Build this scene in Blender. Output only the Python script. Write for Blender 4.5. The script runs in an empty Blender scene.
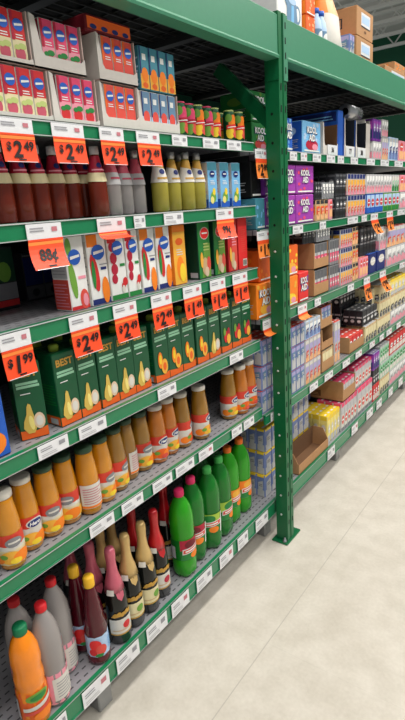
import bpy, math, random
from mathutils import Vector, Matrix
random.seed(7)
PI = math.pi
scene = bpy.context.scene
COL = scene.collection

# ------------------------------------------------------------------ camera geometry
CAMX, CAMZ, FPX = 1.0192, 1.6, 520.0
MR = ((0.8082792, -0.1175833, 0.5769393), (0.5853396, 0.2665320, -0.7657273), (-0.0637361, 0.9566268, 0.2842584))  # world axes in camera coords
def ray(px, py):
    c = ((px - 202.5) / FPX, -(py - 360.0) / FPX, -1.0)
    return Vector([sum(MR[i][k] * c[k] for k in range(3)) for i in range(3)])
def pt(px, py, x=None, y=None, z=None):
    g = ray(px, py); o = Vector((CAMX, 0, CAMZ))
    t = (x - o.x) / g.x if x is not None else (y - o.y) / g.y if y is not None else (z - o.z) / g.z
    return o + g * t
def projx(p):
    d = Vector(p) - Vector((CAMX, 0, CAMZ))
    q = [sum(MR[i][k] * d[i] for i in range(3)) for k in range(3)]
    return 202.5 + FPX * q[0] / -q[2]
def yat(px, z, x=-.1):          # where along the shelf a picture column meets the line (x, z)
    lo, hi = .15, 9.0
    for _ in range(50):
        m = (lo + hi) / 2
        if projx((x, m, z)) < px: lo = m
        else: hi = m
    return lo

# ------------------------------------------------------------------ materials
MATS = {}
def lin(c): return tuple((v / 255 / 12.92) if v / 255 <= .04045 else ((v / 255 + .055) / 1.055) ** 2.4 for v in c)
def mat(name, rgb=None, rough=.5, metal=0, trans=0, coat=0, emis=0, var=.06, bump=0, spec=.5, ior=1.45):
    if name in MATS: return MATS[name]
    m = bpy.data.materials.new(name); m.use_nodes = True
    nt = m.node_tree; b = nt.nodes['Principled BSDF']
    col = (*lin(rgb), 1)
    if var and not trans:
        tc = nt.nodes.new('ShaderNodeTexCoord'); no = nt.nodes.new('ShaderNodeTexNoise'); no.inputs['Scale'].default_value = 60
        nt.links.new(tc.outputs['Object'], no.inputs['Vector'])
        mx = nt.nodes.new('ShaderNodeMix'); mx.data_type = 'RGBA'
        mx.inputs[6].default_value = tuple(v * (1 - var) for v in col[:3]) + (1,)
        mx.inputs[7].default_value = tuple(min(1, v * (1 + var)) for v in col[:3]) + (1,)
        nt.links.new(no.outputs['Fac'], mx.inputs[0]); nt.links.new(mx.outputs[2], b.inputs['Base Color'])
    else: b.inputs['Base Color'].default_value = col
    b.inputs['Roughness'].default_value = rough; b.inputs['Metallic'].default_value = metal
    b.inputs['Transmission Weight'].default_value = trans; b.inputs['Coat Weight'].default_value = coat
    b.inputs['Specular IOR Level'].default_value = spec; b.inputs['IOR'].default_value = ior
    if emis:
        b.inputs['Emission Color'].default_value = col; b.inputs['Emission Strength'].default_value = emis
    MATS[name] = m; return m
C = {}
def c(name, r, g, b, **k): C[name] = mat(name, (r, g, b), **k)
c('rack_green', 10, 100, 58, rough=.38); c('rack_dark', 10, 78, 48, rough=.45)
c('beam_green', 70, 136, 106, rough=.35); c('channel_green', 22, 122, 78, rough=.3, coat=.3)
c('black', 14, 14, 15); c('hole', 4, 6, 5, rough=.9, var=0); c('lit_hole_disc', 200, 205, 200, rough=.4)
c('galv', 150, 152, 154, rough=.4, metal=.6); c('steel_dark', 60, 62, 62, rough=.5, metal=.5)
c('white', 236, 236, 234); c('paper', 232, 233, 236, rough=.35, coat=.4); c('offwhite', 216, 212, 204); c('cream', 226, 214, 170)
c('tagorange', 247, 78, 36, rough=.45); c('tagorange_light', 250, 138, 60); c('ink', 26, 16, 16); c('inkgrey', 150, 150, 156); c('inkred', 196, 120, 130)
c('card', 178, 134, 92, rough=.8, var=.1); c('card_dark', 112, 80, 54, rough=.85); c('card_white', 208, 202, 196, rough=.7); c('card_pink', 196, 172, 164, rough=.75)
c('red', 206, 40, 44); c('brightred', 226, 44, 44); c('crimson', 178, 26, 56); c('salmon', 222, 78, 66); c('pink', 226, 70, 112); c('palepink', 236, 150, 168); c('rose', 196, 84, 104)
c('tomato', 212, 62, 44); c('orange', 244, 130, 28); c('deeporange', 232, 98, 26); c('amber', 240, 176, 60); c('yellow', 244, 208, 50); c('paleyellow', 240, 222, 130); c('gold', 196, 150, 60); c('champagne', 204, 176, 118, rough=.35, metal=.3)
c('green', 34, 130, 58); c('cartongreen', 8, 84, 50, rough=.35); c('darkgreen', 8, 60, 40); c('leaf', 110, 160, 60); c('lime', 170, 200, 70); c('paleleaf', 186, 200, 120); c('mint', 150, 205, 170)
c('blue', 34, 92, 190); c('navy', 24, 40, 110); c('skyblue', 120, 184, 230); c('paleblue', 176, 204, 234); c('teal', 70, 140, 160); c('steelblue', 104, 140, 172); c('packblue', 112, 130, 182)
c('purple', 116, 44, 150); c('violet', 160, 60, 170); c('lilac', 172, 164, 206); c('brown', 120, 62, 40); c('tan', 205, 172, 128); c('peach', 240, 180, 130); c('grey', 130, 130, 134); c('midgrey', 92, 94, 98); c('lightgrey', 190, 190, 192); c('charcoal', 40, 42, 48)
c('flesh', 222, 196, 168); c('pearskin', 214, 182, 84); c('darkred', 110, 14, 30)
# liquids and glass
c('amber_juice', 200, 130, 18, rough=.12, coat=.6); c('olive_juice', 150, 106, 30, rough=.12, coat=.6); c('orange_juice', 188, 108, 24, rough=.12, coat=.6)
c('brown_glass', 112, 40, 24, rough=.1, coat=.25, spec=.35); c('yellow_glass', 160, 150, 62, rough=.1, coat=.25, spec=.35)
c('soda_green', 44, 150, 26, rough=.14, coat=.25, spec=.35); c('soda_dark', 24, 112, 36, rough=.14, coat=.25, spec=.35)
c('wine_glass', 16, 18, 16, rough=.1, coat=.25, spec=.35); c('syrup', 84, 12, 28, rough=.1, coat=.25, spec=.35); c('orange_drink', 246, 138, 16, rough=.2, coat=.5)
c('clear', 236, 240, 238, rough=.06, trans=.55, coat=.5, ior=1.2); c('frost', 178, 172, 170, rough=.12, trans=.35, coat=.7, ior=1.2)
c('foil_red', 190, 24, 34, rough=.3, metal=.2, coat=.4); c('foil_pink', 200, 96, 116, rough=.35, metal=.2, coat=.3); c('foil_gold', 204, 172, 112, rough=.35, metal=.3)
c('lid_green', 40, 70, 46, rough=.4); c('lid_white', 214, 208, 196, rough=.35); c('cap_red', 214, 30, 40); c('cap_pink', 224, 40, 100); c('cap_green', 66, 170, 80); c('cap_darkgreen', 10, 120, 76); c('cap_orange', 244, 116, 30); c('cap_yellow', 240, 186, 44); c('cap_silver', 150, 150, 150, metal=.7, rough=.35)
c('silver', 190, 192, 196, rough=.25, metal=.6)

def deck_mat():
    m = bpy.data.materials.new('perforated grey steel'); m.use_nodes = True; nt = m.node_tree; b = nt.nodes['Principled BSDF']
    tc = nt.nodes.new('ShaderNodeTexCoord'); sp = nt.nodes.new('ShaderNodeSeparateXYZ'); nt.links.new(tc.outputs['Object'], sp.inputs[0])
    def mth(op, a, v):
        n = nt.nodes.new('ShaderNodeMath'); n.operation = op
        if hasattr(a, 'links'): nt.links.new(a, n.inputs[0])
        else: n.inputs[0].default_value = a
        if hasattr(v, 'links'): nt.links.new(v, n.inputs[1])
        else: n.inputs[1].default_value = v
        return n.outputs[0]
    fx = mth('FRACT', mth('MULTIPLY', sp.outputs[0], 38.0), 0)
    row = mth('FLOOR', mth('MULTIPLY', sp.outputs[0], 38.0), 0)
    fy = mth('FRACT', mth('ADD', mth('MULTIPLY', sp.outputs[1], 34.0), mth('MULTIPLY', row, .5)), 0)
    slot = mth('MULTIPLY', mth('LESS_THAN', fx, .2), mth('LESS_THAN', fy, .55))
    mx = nt.nodes.new('ShaderNodeMix'); mx.data_type = 'RGBA'
    mx.inputs[6].default_value = (*lin((150, 150, 155)), 1); mx.inputs[7].default_value = (*lin((70, 70, 75)), 1)
    nt.links.new(slot, mx.inputs[0]); nt.links.new(mx.outputs[2], b.inputs['Base Color'])
    b.inputs['Roughness'].default_value = .4; b.inputs['Metallic'].default_value = .15
    return m
C['deck'] = deck_mat()
def floor_mat():
    m = bpy.data.materials.new('speckled vinyl floor'); m.use_nodes = True; nt = m.node_tree; b = nt.nodes['Principled BSDF']
    tc = nt.nodes.new('ShaderNodeTexCoord'); sp = nt.nodes.new('ShaderNodeSeparateXYZ'); nt.links.new(tc.outputs['Object'], sp.inputs[0])
    def mth(op, a, v):
        n = nt.nodes.new('ShaderNodeMath'); n.operation = op; nt.links.new(a, n.inputs[0])
        if hasattr(v, 'links'): nt.links.new(v, n.inputs[1])
        else: n.inputs[1].default_value = v
        return n.outputs[0]
    sx = mth('LESS_THAN', mth('FRACT', mth('MULTIPLY', mth('ADD', sp.outputs[0], -.208 + 9.15 + .002), 1 / .915), 0), .0042)
    sy = mth('LESS_THAN', mth('FRACT', mth('MULTIPLY', mth('ADD', sp.outputs[1], 8.7), 1 / .915), 0), .002)
    seam = mth('MAXIMUM', sx, mth('MULTIPLY', sy, .3))
    n1 = nt.nodes.new('ShaderNodeTexNoise'); n1.inputs['Scale'].default_value = 9; n1.inputs['Detail'].default_value = 6
    n2 = nt.nodes.new('ShaderNodeTexNoise'); n2.inputs['Scale'].default_value = 1.2; n2.inputs['Detail'].default_value = 3
    n3 = nt.nodes.new('ShaderNodeTexNoise'); n3.inputs['Scale'].default_value = 75
    for n in (n1, n2, n3): nt.links.new(tc.outputs['Object'], n.inputs['Vector'])
    mx = nt.nodes.new('ShaderNodeMix'); mx.data_type = 'RGBA'
    mx.inputs[6].default_value = (*lin((196, 189, 176)), 1); mx.inputs[7].default_value = (*lin((222, 216, 205)), 1)
    f = mth('ADD', mth('MULTIPLY', n1.outputs['Fac'], .5), mth('ADD', mth('MULTIPLY', n2.outputs['Fac'], .3), mth('MULTIPLY', n3.outputs['Fac'], .2)))
    cr = nt.nodes.new('ShaderNodeMapRange'); cr.inputs[1].default_value = .35; cr.inputs[2].default_value = .65; nt.links.new(f, cr.inputs[0])
    nt.links.new(cr.outputs[0], mx.inputs[0])
    mx2 = nt.nodes.new('ShaderNodeMix'); mx2.data_type = 'RGBA'; mx2.inputs[7].default_value = (*lin((176, 170, 160)), 1)
    nt.links.new(mx.outputs[2], mx2.inputs[6]); nt.links.new(mth('MULTIPLY', seam, .7), mx2.inputs[0])
    nt.links.new(mx2.outputs[2], b.inputs['Base Color']); b.inputs['Roughness'].default_value = .38
    return m
C['floor'] = floor_mat()

# ------------------------------------------------------------------ text as triangles
TXT = {}
def text_polys(s):
    if s in TXT: return TXT[s]
    cu = bpy.data.curves.new('lettering', 'FONT'); cu.body = s; cu.resolution_u = 2; cu.offset = .035
    o = bpy.data.objects.new('lettering', cu); COL.objects.link(o)
    dg = bpy.context.evaluated_depsgraph_get(); me = bpy.data.meshes.new_from_object(o.evaluated_get(dg))
    vs = [(v.co.x, v.co.y) for v in me.vertices]; fs = [tuple(p.vertices) for p in me.polygons]
    bpy.data.objects.remove(o); bpy.data.curves.remove(cu); bpy.data.meshes.remove(me)
    x0 = min(v[0] for v in vs); x1 = max(v[0] for v in vs); y0 = min(v[1] for v in vs); y1 = max(v[1] for v in vs)
    s_ = 1 / max(y1 - y0, 1e-6)
    vs = [((v[0] - (x0 + x1) / 2) * s_, (v[1] - (y0 + y1) / 2) * s_) for v in vs]
    TXT[s] = (vs, fs, (x1 - x0) * s_); return TXT[s]

# ------------------------------------------------------------------ mesh builder
class MB:
    def __init__(s): s.v = []; s.f = []; s.m = []; s.sm = []; s.mats = []
    def mi(s, m):
        m = C[m] if isinstance(m, str) else m
        if m not in s.mats: s.mats.append(m)
        return s.mats.index(m)
    def add(s, vs, fs, m, smooth=False):
        o = len(s.v); s.v += [tuple(v) for v in vs]; k = s.mi(m)
        for f in fs: s.f.append(tuple(i + o for i in f)); s.m.append(k); s.sm.append(smooth)
    def box(s, x0, x1, y0, y1, z0, z1, m, mx=None, my=None, mz=None, bev=0):
        if bev:
            b = min(bev, (x1 - x0) / 3, (y1 - y0) / 3, (z1 - z0) / 3)
            s.prism([(x0 + b, y0), (x1 - b, y0), (x1, y0 + b), (x1, y1 - b), (x1 - b, y1), (x0 + b, y1), (x0, y1 - b), (x0, y0 + b)], z0, z1, m, top=mz, inset=b)
            return
        V = [(x0, y0, z0), (x1, y0, z0), (x1, y1, z0), (x0, y1, z0), (x0, y0, z1), (x1, y0, z1), (x1, y1, z1), (x0, y1, z1)]
        o = len(s.v); s.v += V
        for f, mm in (((0, 3, 2, 1), mz or m), ((4, 5, 6, 7), mz or m), ((0, 1, 5, 4), my or m), ((2, 3, 7, 6), my or m), ((1, 2, 6, 5), mx or m), ((3, 0, 4, 7), mx or m)):
            s.f.append(tuple(i + o for i in f)); s.m.append(s.mi(mm)); s.sm.append(False)
    def prism(s, poly, z0, z1, m, top=None, inset=0):
        n = len(poly); cx = sum(p[0] for p in poly) / n; cy = sum(p[1] for p in poly) / n
        w = max(p[0] for p in poly) - min(p[0] for p in poly); h = max(p[1] for p in poly) - min(p[1] for p in poly)
        rings = [(z0, 0)] if not inset else [(z0, inset), (z0 + inset, 0)]
        rings += [(z1, 0)] if not inset else [(z1 - inset, 0), (z1, inset)]
        vs = []
        for z, i in rings:
            fx = 1 - 2 * i / w if i else 1; fy = 1 - 2 * i / h if i else 1
            vs += [(cx + (p[0] - cx) * fx, cy + (p[1] - cy) * fy, z) for p in poly]
        fs = []
        for r in range(len(rings) - 1):
            for k in range(n):
                a = r * n + k; b = r * n + (k + 1) % n; fs.append((a, b, b + n, a + n))
        o = len(s.v); s.add(vs, fs + [tuple(range(n - 1, -1, -1))], m)
        L = (len(rings) - 1) * n
        s.f.append(tuple(o + L + k for k in range(n))); s.m.append(s.mi(top or m)); s.sm.append(False)
    def lathe(s, prof, m, seg=20, mats=None, cx=0, cy=0, wob=None):
        n = len(prof); vs = []
        for r, z in prof:
            for k in range(seg):
                a = 2 * PI * k / seg; rr = r * (wob(a, z) if wob else 1)
                vs.append((cx + rr * math.cos(a), cy + rr * math.sin(a), z))
        o = len(s.v); s.v += vs
        for i in range(n - 1):
            mm = s.mi(mats[i] if mats else m)
            for k in range(seg):
                a = i * seg + k; b = i * seg + (k + 1) % seg
                s.f.append((o + a, o + b, o + b + seg, o + a + seg)); s.m.append(mm); s.sm.append(True)
        for i, rev in ((0, True), (n - 1, False)):
            if prof[i][0] > 1e-4:
                idx = [o + i * seg + k for k in range(seg)]
                s.f.append(tuple(idx[::-1] if rev else idx)); s.m.append(s.mi(mats[min(i, n - 2)] if mats else m)); s.sm.append(False)
    def bar(s, a, b, w, h, m):
        a = Vector(a); b = Vector(b); d = (b - a).normalized(); up = Vector((0, 0, 1)) if abs(d.z) < .95 else Vector((1, 0, 0))
        u = d.cross(up).normalized() * w / 2; v = u.cross(d).normalized() * h / 2
        V = [a - u - v, a + u - v, a + u + v, a - u + v, b - u - v, b + u - v, b + u + v, b - u + v]
        s.add(V, [(3, 2, 1, 0), (4, 5, 6, 7), (0, 1, 5, 4), (1, 2, 6, 5), (2, 3, 7, 6), (3, 0, 4, 7)], m)
    def obj(s, name, parent=None):
        me = bpy.data.meshes.new(name); me.from_pydata(s.v, [], s.f)
        for m in s.mats: me.materials.append(m)
        me.polygons.foreach_set('material_index', s.m); me.polygons.foreach_set('use_smooth', s.sm); me.update()
        o = bpy.data.objects.new(name, me); COL.objects.link(o)
        if parent: o.parent = parent
        return o

class Face:                       # a printed surface: u to the reader's right, v up
    def __init__(s, mb, S, nu=1, off=.0006):
        s.mb = mb; s.nu = nu; s.off = off; s.n = 0; s.S = lambda u, v, o: S(u, v, o + s.n * 1.5e-5)
    def rect(s, u0, u1, v0, v1, m, l=1): s.quad((u0, v0), (u1, v0), (u1, v1), (u0, v1), m, l)
    def quad(s, a, b, c_, d, m, l=1):
        s.n += 1; n = s.nu; nv = 1 if n == 1 else 3; vs = []
        for j in range(nv + 1):
            t = j / nv
            for i in range(n + 1):
                w = i / n
                p = [(a[k] * (1 - w) + b[k] * w) * (1 - t) + (d[k] * (1 - w) + c_[k] * w) * t for k in (0, 1)]
                vs.append(s.S(p[0], p[1], l * s.off))
        s.mb.add(vs, [(j * (n + 1) + i, j * (n + 1) + i + 1, (j + 1) * (n + 1) + i + 1, (j + 1) * (n + 1) + i) for j in range(nv) for i in range(n)], m, n > 1)
    def ell(s, cu, cv, ru, rv, m, l=2, seg=14, rot=0):
        s.n += 1; rings = 1 if s.nu == 1 else 3; vs = [s.S(cu, cv, l * s.off)]; fs = []
        cr, sr = math.cos(rot), math.sin(rot)
        for r in range(1, rings + 1):
            for k in range(seg):
                a = 2 * PI * k / seg; x = ru * r / rings * math.cos(a); y = rv * r / rings * math.sin(a)
                vs.append(s.S(cu + x * cr - y * sr, cv + x * sr + y * cr, l * s.off))
        for k in range(seg): fs.append((0, 1 + k, 1 + (k + 1) % seg))
        for r in range(rings - 1):
            for k in range(seg):
                a = 1 + r * seg + k; b = 1 + r * seg + (k + 1) % seg; fs.append((a, a + seg, b + seg, b))
        s.mb.add(vs, fs, m, s.nu > 1)
    def poly(s, pts, m, l=2):
        s.n += 1; s.mb.add([s.S(p[0], p[1], l * s.off) for p in pts], [tuple(range(len(pts)))], m)
    def text(s, t, cu, cv, h, m, l=3, maxw=None, shear=0, rot=0):
        s.n += 1; vs, fs, w = text_polys(t); kx = h
        if maxw and w * h > maxw: kx = maxw / w
        cr, sr = math.cos(rot), math.sin(rot)
        P = [(x * kx + shear * y * h, y * h) for x, y in vs]
        s.mb.add([s.S(cu + x * cr - y * sr, cv + x * sr + y * cr, l * s.off) for x, y in P], fs, m)
    def lines(s, u0, u1, v0, v1, n, m, l=2, fill=.4):
        dv = (v1 - v0) / n
        for i in range(n):
            e = u1 - (u1 - u0) * (.25 if i % 3 == 2 else .05 * (i % 2))
            s.rect(u0, e, v0 + i * dv, v0 + i * dv + dv * fill, m, l)
def front(mb, x): return Face(mb, lambda u, v, o: (x + o, u, v))
def side(mb, y): return Face(mb, lambda u, v, o: (u, y - o, v))
def topf(mb, z): return Face(mb, lambda u, v, o: (-v, u, z + o))
def wrapf(mb, prof, nu=6):
    R = max(p[0] for p in prof)
    def rad(z):
        for (r0, z0), (r1, z1) in zip(prof, prof[1:]):
            if z0 <= z <= z1 and z1 > z0: return r0 + (r1 - r0) * (z - z0) / (z1 - z0)
        return prof[-1][0]
    return Face(mb, lambda u, v, o: ((rad(v) + .0012 + o) * math.cos(u / R), (rad(v) + .0012 + o) * math.sin(u / R), v), nu, .0005)

def thing(name, label, cat, group=None, loc=(0, 0, 0), rz=0):
    o = bpy.data.objects.new(name, None); o.empty_display_size = .05; COL.objects.link(o)
    o.location = loc; o.rotation_euler = (0, 0, rz); o['label'] = label; o['category'] = cat
    if group: o['group'] = group
    return o
def stretch(r, f):                        # taller or shorter build of a bottle
    for ch in r.children:
        for o in (ch, *ch.children):
            for v in o.data.vertices: v.co.z *= f
    return r
def tag(o, label, cat, group=None):
    o['label'] = label; o['category'] = cat
    if group: o['group'] = group
    return o
def clone(r, loc, rz=0, label=None, group=None):
    n = r.copy(); COL.objects.link(n); n.location = loc; n.rotation_euler = (0, 0, rz)
    if label: n['label'] = label
    if group: n['group'] = group
    for ch in r.children:
        k = ch.copy(); COL.objects.link(k); k.parent = n
        for g in ch.children:
            q = g.copy(); COL.objects.link(q); q.parent = k
    return n
PROTO = {}
ROUND = []
def clear_spot(px, z, x, rad, zone):       # slide back along the sight line until the round thing touches no neighbour
    for k in range(120):
        y = yat(px, z, x)
        if all(q[3] != zone or (q[0] - x) ** 2 + (q[1] - y) ** 2 > (q[2] + rad + .0008) ** 2 for q in ROUND): break
        x -= .003
    ROUND.append((x, y, rad, zone)); return x, y
def put(key, make, loc, rz, label, group):       # first use places the original, later uses copy it
    if key not in PROTO:
        o = make(); PROTO[key] = o; o.location = loc; o.rotation_euler = (0, 0, rz); o['label'] = label; o['group'] = group
        return o
    return clone(PROTO[key], loc, rz, label, group)
def struct(o): o['kind'] = 'structure'; return o
ORD = ['first', 'second', 'third', 'fourth', 'fifth', 'sixth', 'seventh', 'eighth', 'ninth', 'tenth', 'eleventh', 'twelfth', 'thirteenth', 'fourteenth', 'fifteenth', 'sixteenth']

# ------------------------------------------------------------------ setting
mb = MB(); mb.add([(-3, -2, 0), (6, -2, 0), (6, 18, 0), (-3, 18, 0)], [(0, 1, 2, 3)], 'floor'); struct(mb.obj('floor'))
mb = MB(); mb.add([(-9, -3, 6.6), (-9, 20, 6.6), (8, 20, 6.6), (8, -3, 6.6)], [(0, 1, 2, 3)], mat('ceiling_deck', (206, 204, 196), rough=.8)); struct(mb.obj('ceiling'))
mb = MB(); mb.box(-9, 8, 19.6, 19.8, 0, 6.6, mat('far_wall', (20, 84, 58), rough=.7)); struct(mb.obj('wall_far'))
mb = MB(); mb.box(-.64, -.62, .0, 4.9, .0, 2.04, mat('back_panel', (30, 38, 36), rough=.7)); struct(mb.obj('wall_back'))
c('joist', 214, 215, 210, rough=.6)
for i in range(9):
    y = 8.0 + i * 1.25; mb = MB()
    mb.box(-9, 6, y - .05, y + .05, 6.42, 6.5, 'joist'); mb.box(-9, 6, y - .05, y + .05, 5.84, 5.92, 'joist')
    for k in range(16):
        x = -9 + k * .9
        mb.bar((x, y, 5.9), (x + .45, y, 6.44), .035, .035, 'joist'); mb.bar((x + .45, y, 6.44), (x + .9, y, 5.9), .035, .035, 'joist')
    o = mb.obj('trim_%d' % (i + 1)); struct(o)
c('tube', 255, 252, 244, emis=5, var=0)
def light_fixture():
    r = thing('ceiling_light', '', 'ceiling light')
    m = MB(); m.box(-.12, .12, -1.2, 1.2, .03, .1, 'white'); m.obj('housing', r)
    m = MB(); m.box(-.09, .09, -1.17, 1.17, .0, .03, 'tube'); m.obj('tube_lamp', r)
    m = MB()
    for y in (-1, 1): m.box(-.008, .008, y - .008, y + .008, .1, .9, 'steel_dark')
    m.obj('hanger_rod', r)
    return r
for k, (x, y) in enumerate(((-2.02, 12.0), (1.5, 7.5), (1.5, 3.5), (1.5, .2))):
    put('light', light_fixture, (x, y, 5.72), 0, ['bright strip light by the steel roof joists at the upper corner', 'strip light hanging over the far part of the aisle', 'strip light hanging over the aisle beside the steel post', 'strip light hanging over the aisle where one stands'][k], 'aisle strip lights')

# ------------------------------------------------------------------ pallet rack
PY0, PY1 = 1.945, 2.008
def upright():
    r = thing('upright_frame', 'green steel rack upright with slotted post and bolted foot plate', 'rack upright')
    m = MB(); m.prism([(-.06, PY0), (0, PY0), (0, PY0 + .026), (-.008, PY0 + .028), (-.008, PY1 - .028), (0, PY1 - .026), (0, PY1), (-.06, PY1)], .01, 2.262, 'rack_green')
    F = front(m, 0); z = .1
    while z < 2.05:
        for y in (PY0 + .014, PY1 - .014): F.quad((y - .005, z), (y + .003, z), (y + .005, z + .024), (y - .003, z + .024), 'hole')
        z += .076
    F2 = side(m, PY0); z = 1.40
    while z < 2.0: F2.ell(-.033, z, .0055, .0055, 'hole', 1, 10); z += .104
    post = m.obj('post', r)
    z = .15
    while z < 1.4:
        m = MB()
        m.lathe([(0.0001, 0), (.0055, 0), (.0045, .003), (.0001, .0032)], 'lit_hole_disc', 8, cx=0, cy=0)  # pale disc imitates brightness showing through a lower post hole
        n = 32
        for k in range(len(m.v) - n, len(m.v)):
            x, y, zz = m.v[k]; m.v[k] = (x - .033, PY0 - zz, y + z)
        z += .104; m.obj('lit_hole_disc', post)
    m = MB(); m.box(-.078, .008, PY0 - .022, PY1 + .06, 0, .01, 'rack_green', bev=.003); fp = m.obj('foot_plate', r)
    m = MB(); m.lathe([(.011, .01), (.011, .018), (.006, .02), (.006, .032), (.0001, .033)], 'galv', 6, cx=-.012, cy=PY0 - .009); m.obj('anchor_bolt', fp)
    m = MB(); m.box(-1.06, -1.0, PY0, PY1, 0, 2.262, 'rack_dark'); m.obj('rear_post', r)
    a = pt(266, 118, y=1.975); b = pt(225, 76, y=1.975); t = (-1.0 - a.x) / (b.x - a.x)
    m = MB(); m.bar((-.05, 1.975, a.z + (b.z - a.z) * (-.05 - a.x) / (b.x - a.x)), (b.x - .03, 1.975, b.z + (b.z - a.z) / (b.x - a.x) * -.03), .03, .05, 'rack_green'); m.obj('diagonal_brace', r)
    return r
up = upright()
clone(up, (0, 2.965, 0), 0, 'far green rack upright closing the bay beyond the post')
def beam(name, label, y0, y1, x1=0.0):
    r = thing(name, label, 'rack beam', 'green rack beams')
    m = MB(); x0 = x1 - .05
    prof = [(x0, 2.105), (x1 + .004, 2.105), (x1 + .006, 2.113), (x1, 2.121), (x1, 2.246), (x1 - .006, 2.252), (x0 + .02, 2.252), (x0 + .02, 2.215), (x0, 2.215)]
    n = len(prof); vs = [(p[0], y0, p[1]) for p in prof] + [(p[0], y1, p[1]) for p in prof]
    m.add(vs, [(k, k + n, (k + 1) % n + n, (k + 1) % n) for k in range(n)] + [tuple(range(n)), tuple(range(2 * n - 1, n - 1, -1))], 'beam_green'); m.obj('beam_bar', r)
    return r
b = beam('rack_beam', 'long pale green steel beam over the juice shelves, ending at the post', -.9, PY0 - .004)
m = MB(); m.box(-.05, .003, PY0 - .004, PY0 - .0005, 2.035, 2.25, 'rack_green'); m.obj('end_plate', b)
b = beam('rack_beam', 'pale green steel beam running away beyond the post under stacked boxes', PY1 + .004, 4.9)
m = MB(); m.box(-.05, .003, PY1 + .0005, PY1 + .004, 2.035, 2.25, 'rack_green')
m.obj('end_plate', b)
m = MB(); m.box(.0005, .004, PY1 - .027, PY1 + .004, 2.035, 2.256, 'beam_green'); F = front(m, .004)
for z in (2.06, 2.11, 2.16, 2.21): F.rect(PY1 - .018, PY1 - .010, z, z + .022, 'hole')
m.obj('connector_flange', b)
beam('rack_beam', 'dark rear rack beam in the shade behind the top shelf', -.9, 4.9, -1.0)
# wire decking above, resting on the beams
def wire_deck(y0, y1, label):
    r = thing('wire_deck', label, 'wire decking', 'wire decks on the beams')
    m = MB(); x = -1.0
    while x < -.07: m.bar((x, y0, 2.225), (x, y1, 2.225), .006, .006, 'steel_dark'); x += .05
    y = y0
    while y < y1 - .01:
        m.bar((-1.04, y, 2.231), (-.065, y, 2.231), .006, .006, 'steel_dark'); y += .1
    m.obj('wire_mesh', r)
    y = y0 + .15
    while y < y1: m = MB(); m.box(-1.03, -.064, y, y + .04, 2.2, 2.221, 'steel_dark'); m.obj('support_rail', r); y += .62
    m = MB(); m.box(-1.04, -.064, y0, y1, 2.2345, 2.2385, mat('deck_board', (36, 38, 40), rough=.9)); m.obj('liner_board', r)
wire_deck(-.85, 1.975, 'dark wire decking over the top juice shelf'); wire_deck(1.979, 4.85, 'dark wire decking on the beam beyond the post')

# ------------------------------------------------------------------ shelves
XS = -.07
ZA, ZB, ZC, ZD, ZE, ZF = 1.819, 1.588, 1.345, 1.038, .727, .215
R1, R2, R3, R4, R5 = 1.800, 1.490, 1.118, .678, .205
def shelf(label, z, y0, y1, lip, depth=.54, tilt=0.004, legs=None):
    r = thing('store_shelf', label, 'shelf', 'green edged store shelves')
    m = MB(); m.box(XS - depth, XS - .006, y0, y1, z - .022, z - .001, 'deck', bev=.002); m.obj('deck', r)
    m = MB(); e = .0
    prof = [(XS - .008, z - lip), (XS + .0, z - lip), (XS + .003, z - lip + .004), (XS - .001, z - lip + .005), (XS - .001, z - .006), (XS + .002, z - .004), (XS + .001, z), (XS - .012, z)]
    n = len(prof); vs = [(p[0], y0, p[1]) for p in prof] + [(p[0], y1, p[1]) for p in prof]
    m.add(vs, [(k, k + n, (k + 1) % n + n, (k + 1) % n) for k in range(n)] + [tuple(range(n)), tuple(range(2 * n - 1, n - 1, -1))], 'channel_green')
    F = front(m, XS); F.rect(y0, y1, z - .0035, z - .0005, 'lightgrey', 4); F.rect(y0, y1, z - lip + .0005, z - lip + .0025, 'lightgrey', 6)
    m.obj('price_channel', r)
    for yy in (legs or []):
        m = MB(); m.box(-.42, -.118, yy, yy + .06, 0, z - .022, 'galv', bev=.004); m.obj('leg', r)
    if not legs:
        for yy in (y0 + .01, y1 - .03):
            m = MB(); m.prism([(-.6, yy), (-.12, yy), (-.12, yy + .012), (-.6, yy + .012)], z - .045, z - .022, 'steel_dark'); m.obj('bracket', r)
    return r
LIP = {}
for z, l, lab in ((ZA, .036, 'topmost shelf under the beam, holding trays of small cartons and cans'), (ZB, .042, 'shelf at eye height holding sparkling juice bottles'), (ZC, .045, 'shelf holding tall white fruit juice cartons'),
                  (ZD, .045, 'shelf holding the row of dark green juice cartons'), (ZE, .046, 'perforated shelf holding glass bottles of amber juice')):
    LIP[z] = l; shelf(lab, z, .12, 1.86, l)
LIP[ZF] = .072; shelf('lowest perforated shelf holding soda and foil topped bottles', ZF, .12, 2.03, .072, legs=(.815, 1.93))
for z, l, lab in ((R1, .04, 'topmost shelf beyond the post, under the beam, holding display cartons'), (R2, .042, 'second shelf down beyond the post, holding purple cases'), (R3, .046, 'middle shelf beyond the post, holding orange cases and brown trays'), (R4, .046, 'shelf beyond the post holding stacked blue drink packs')):
    LIP[z] = l; shelf(lab, z, 1.885, 4.88, l, .56)
LIP[R5] = .072; shelf('lowest shelf beyond the post, holding yellow and red topped packs', R5, 2.035, 4.88, .072, .54, legs=(2.84, 4.3))

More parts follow.
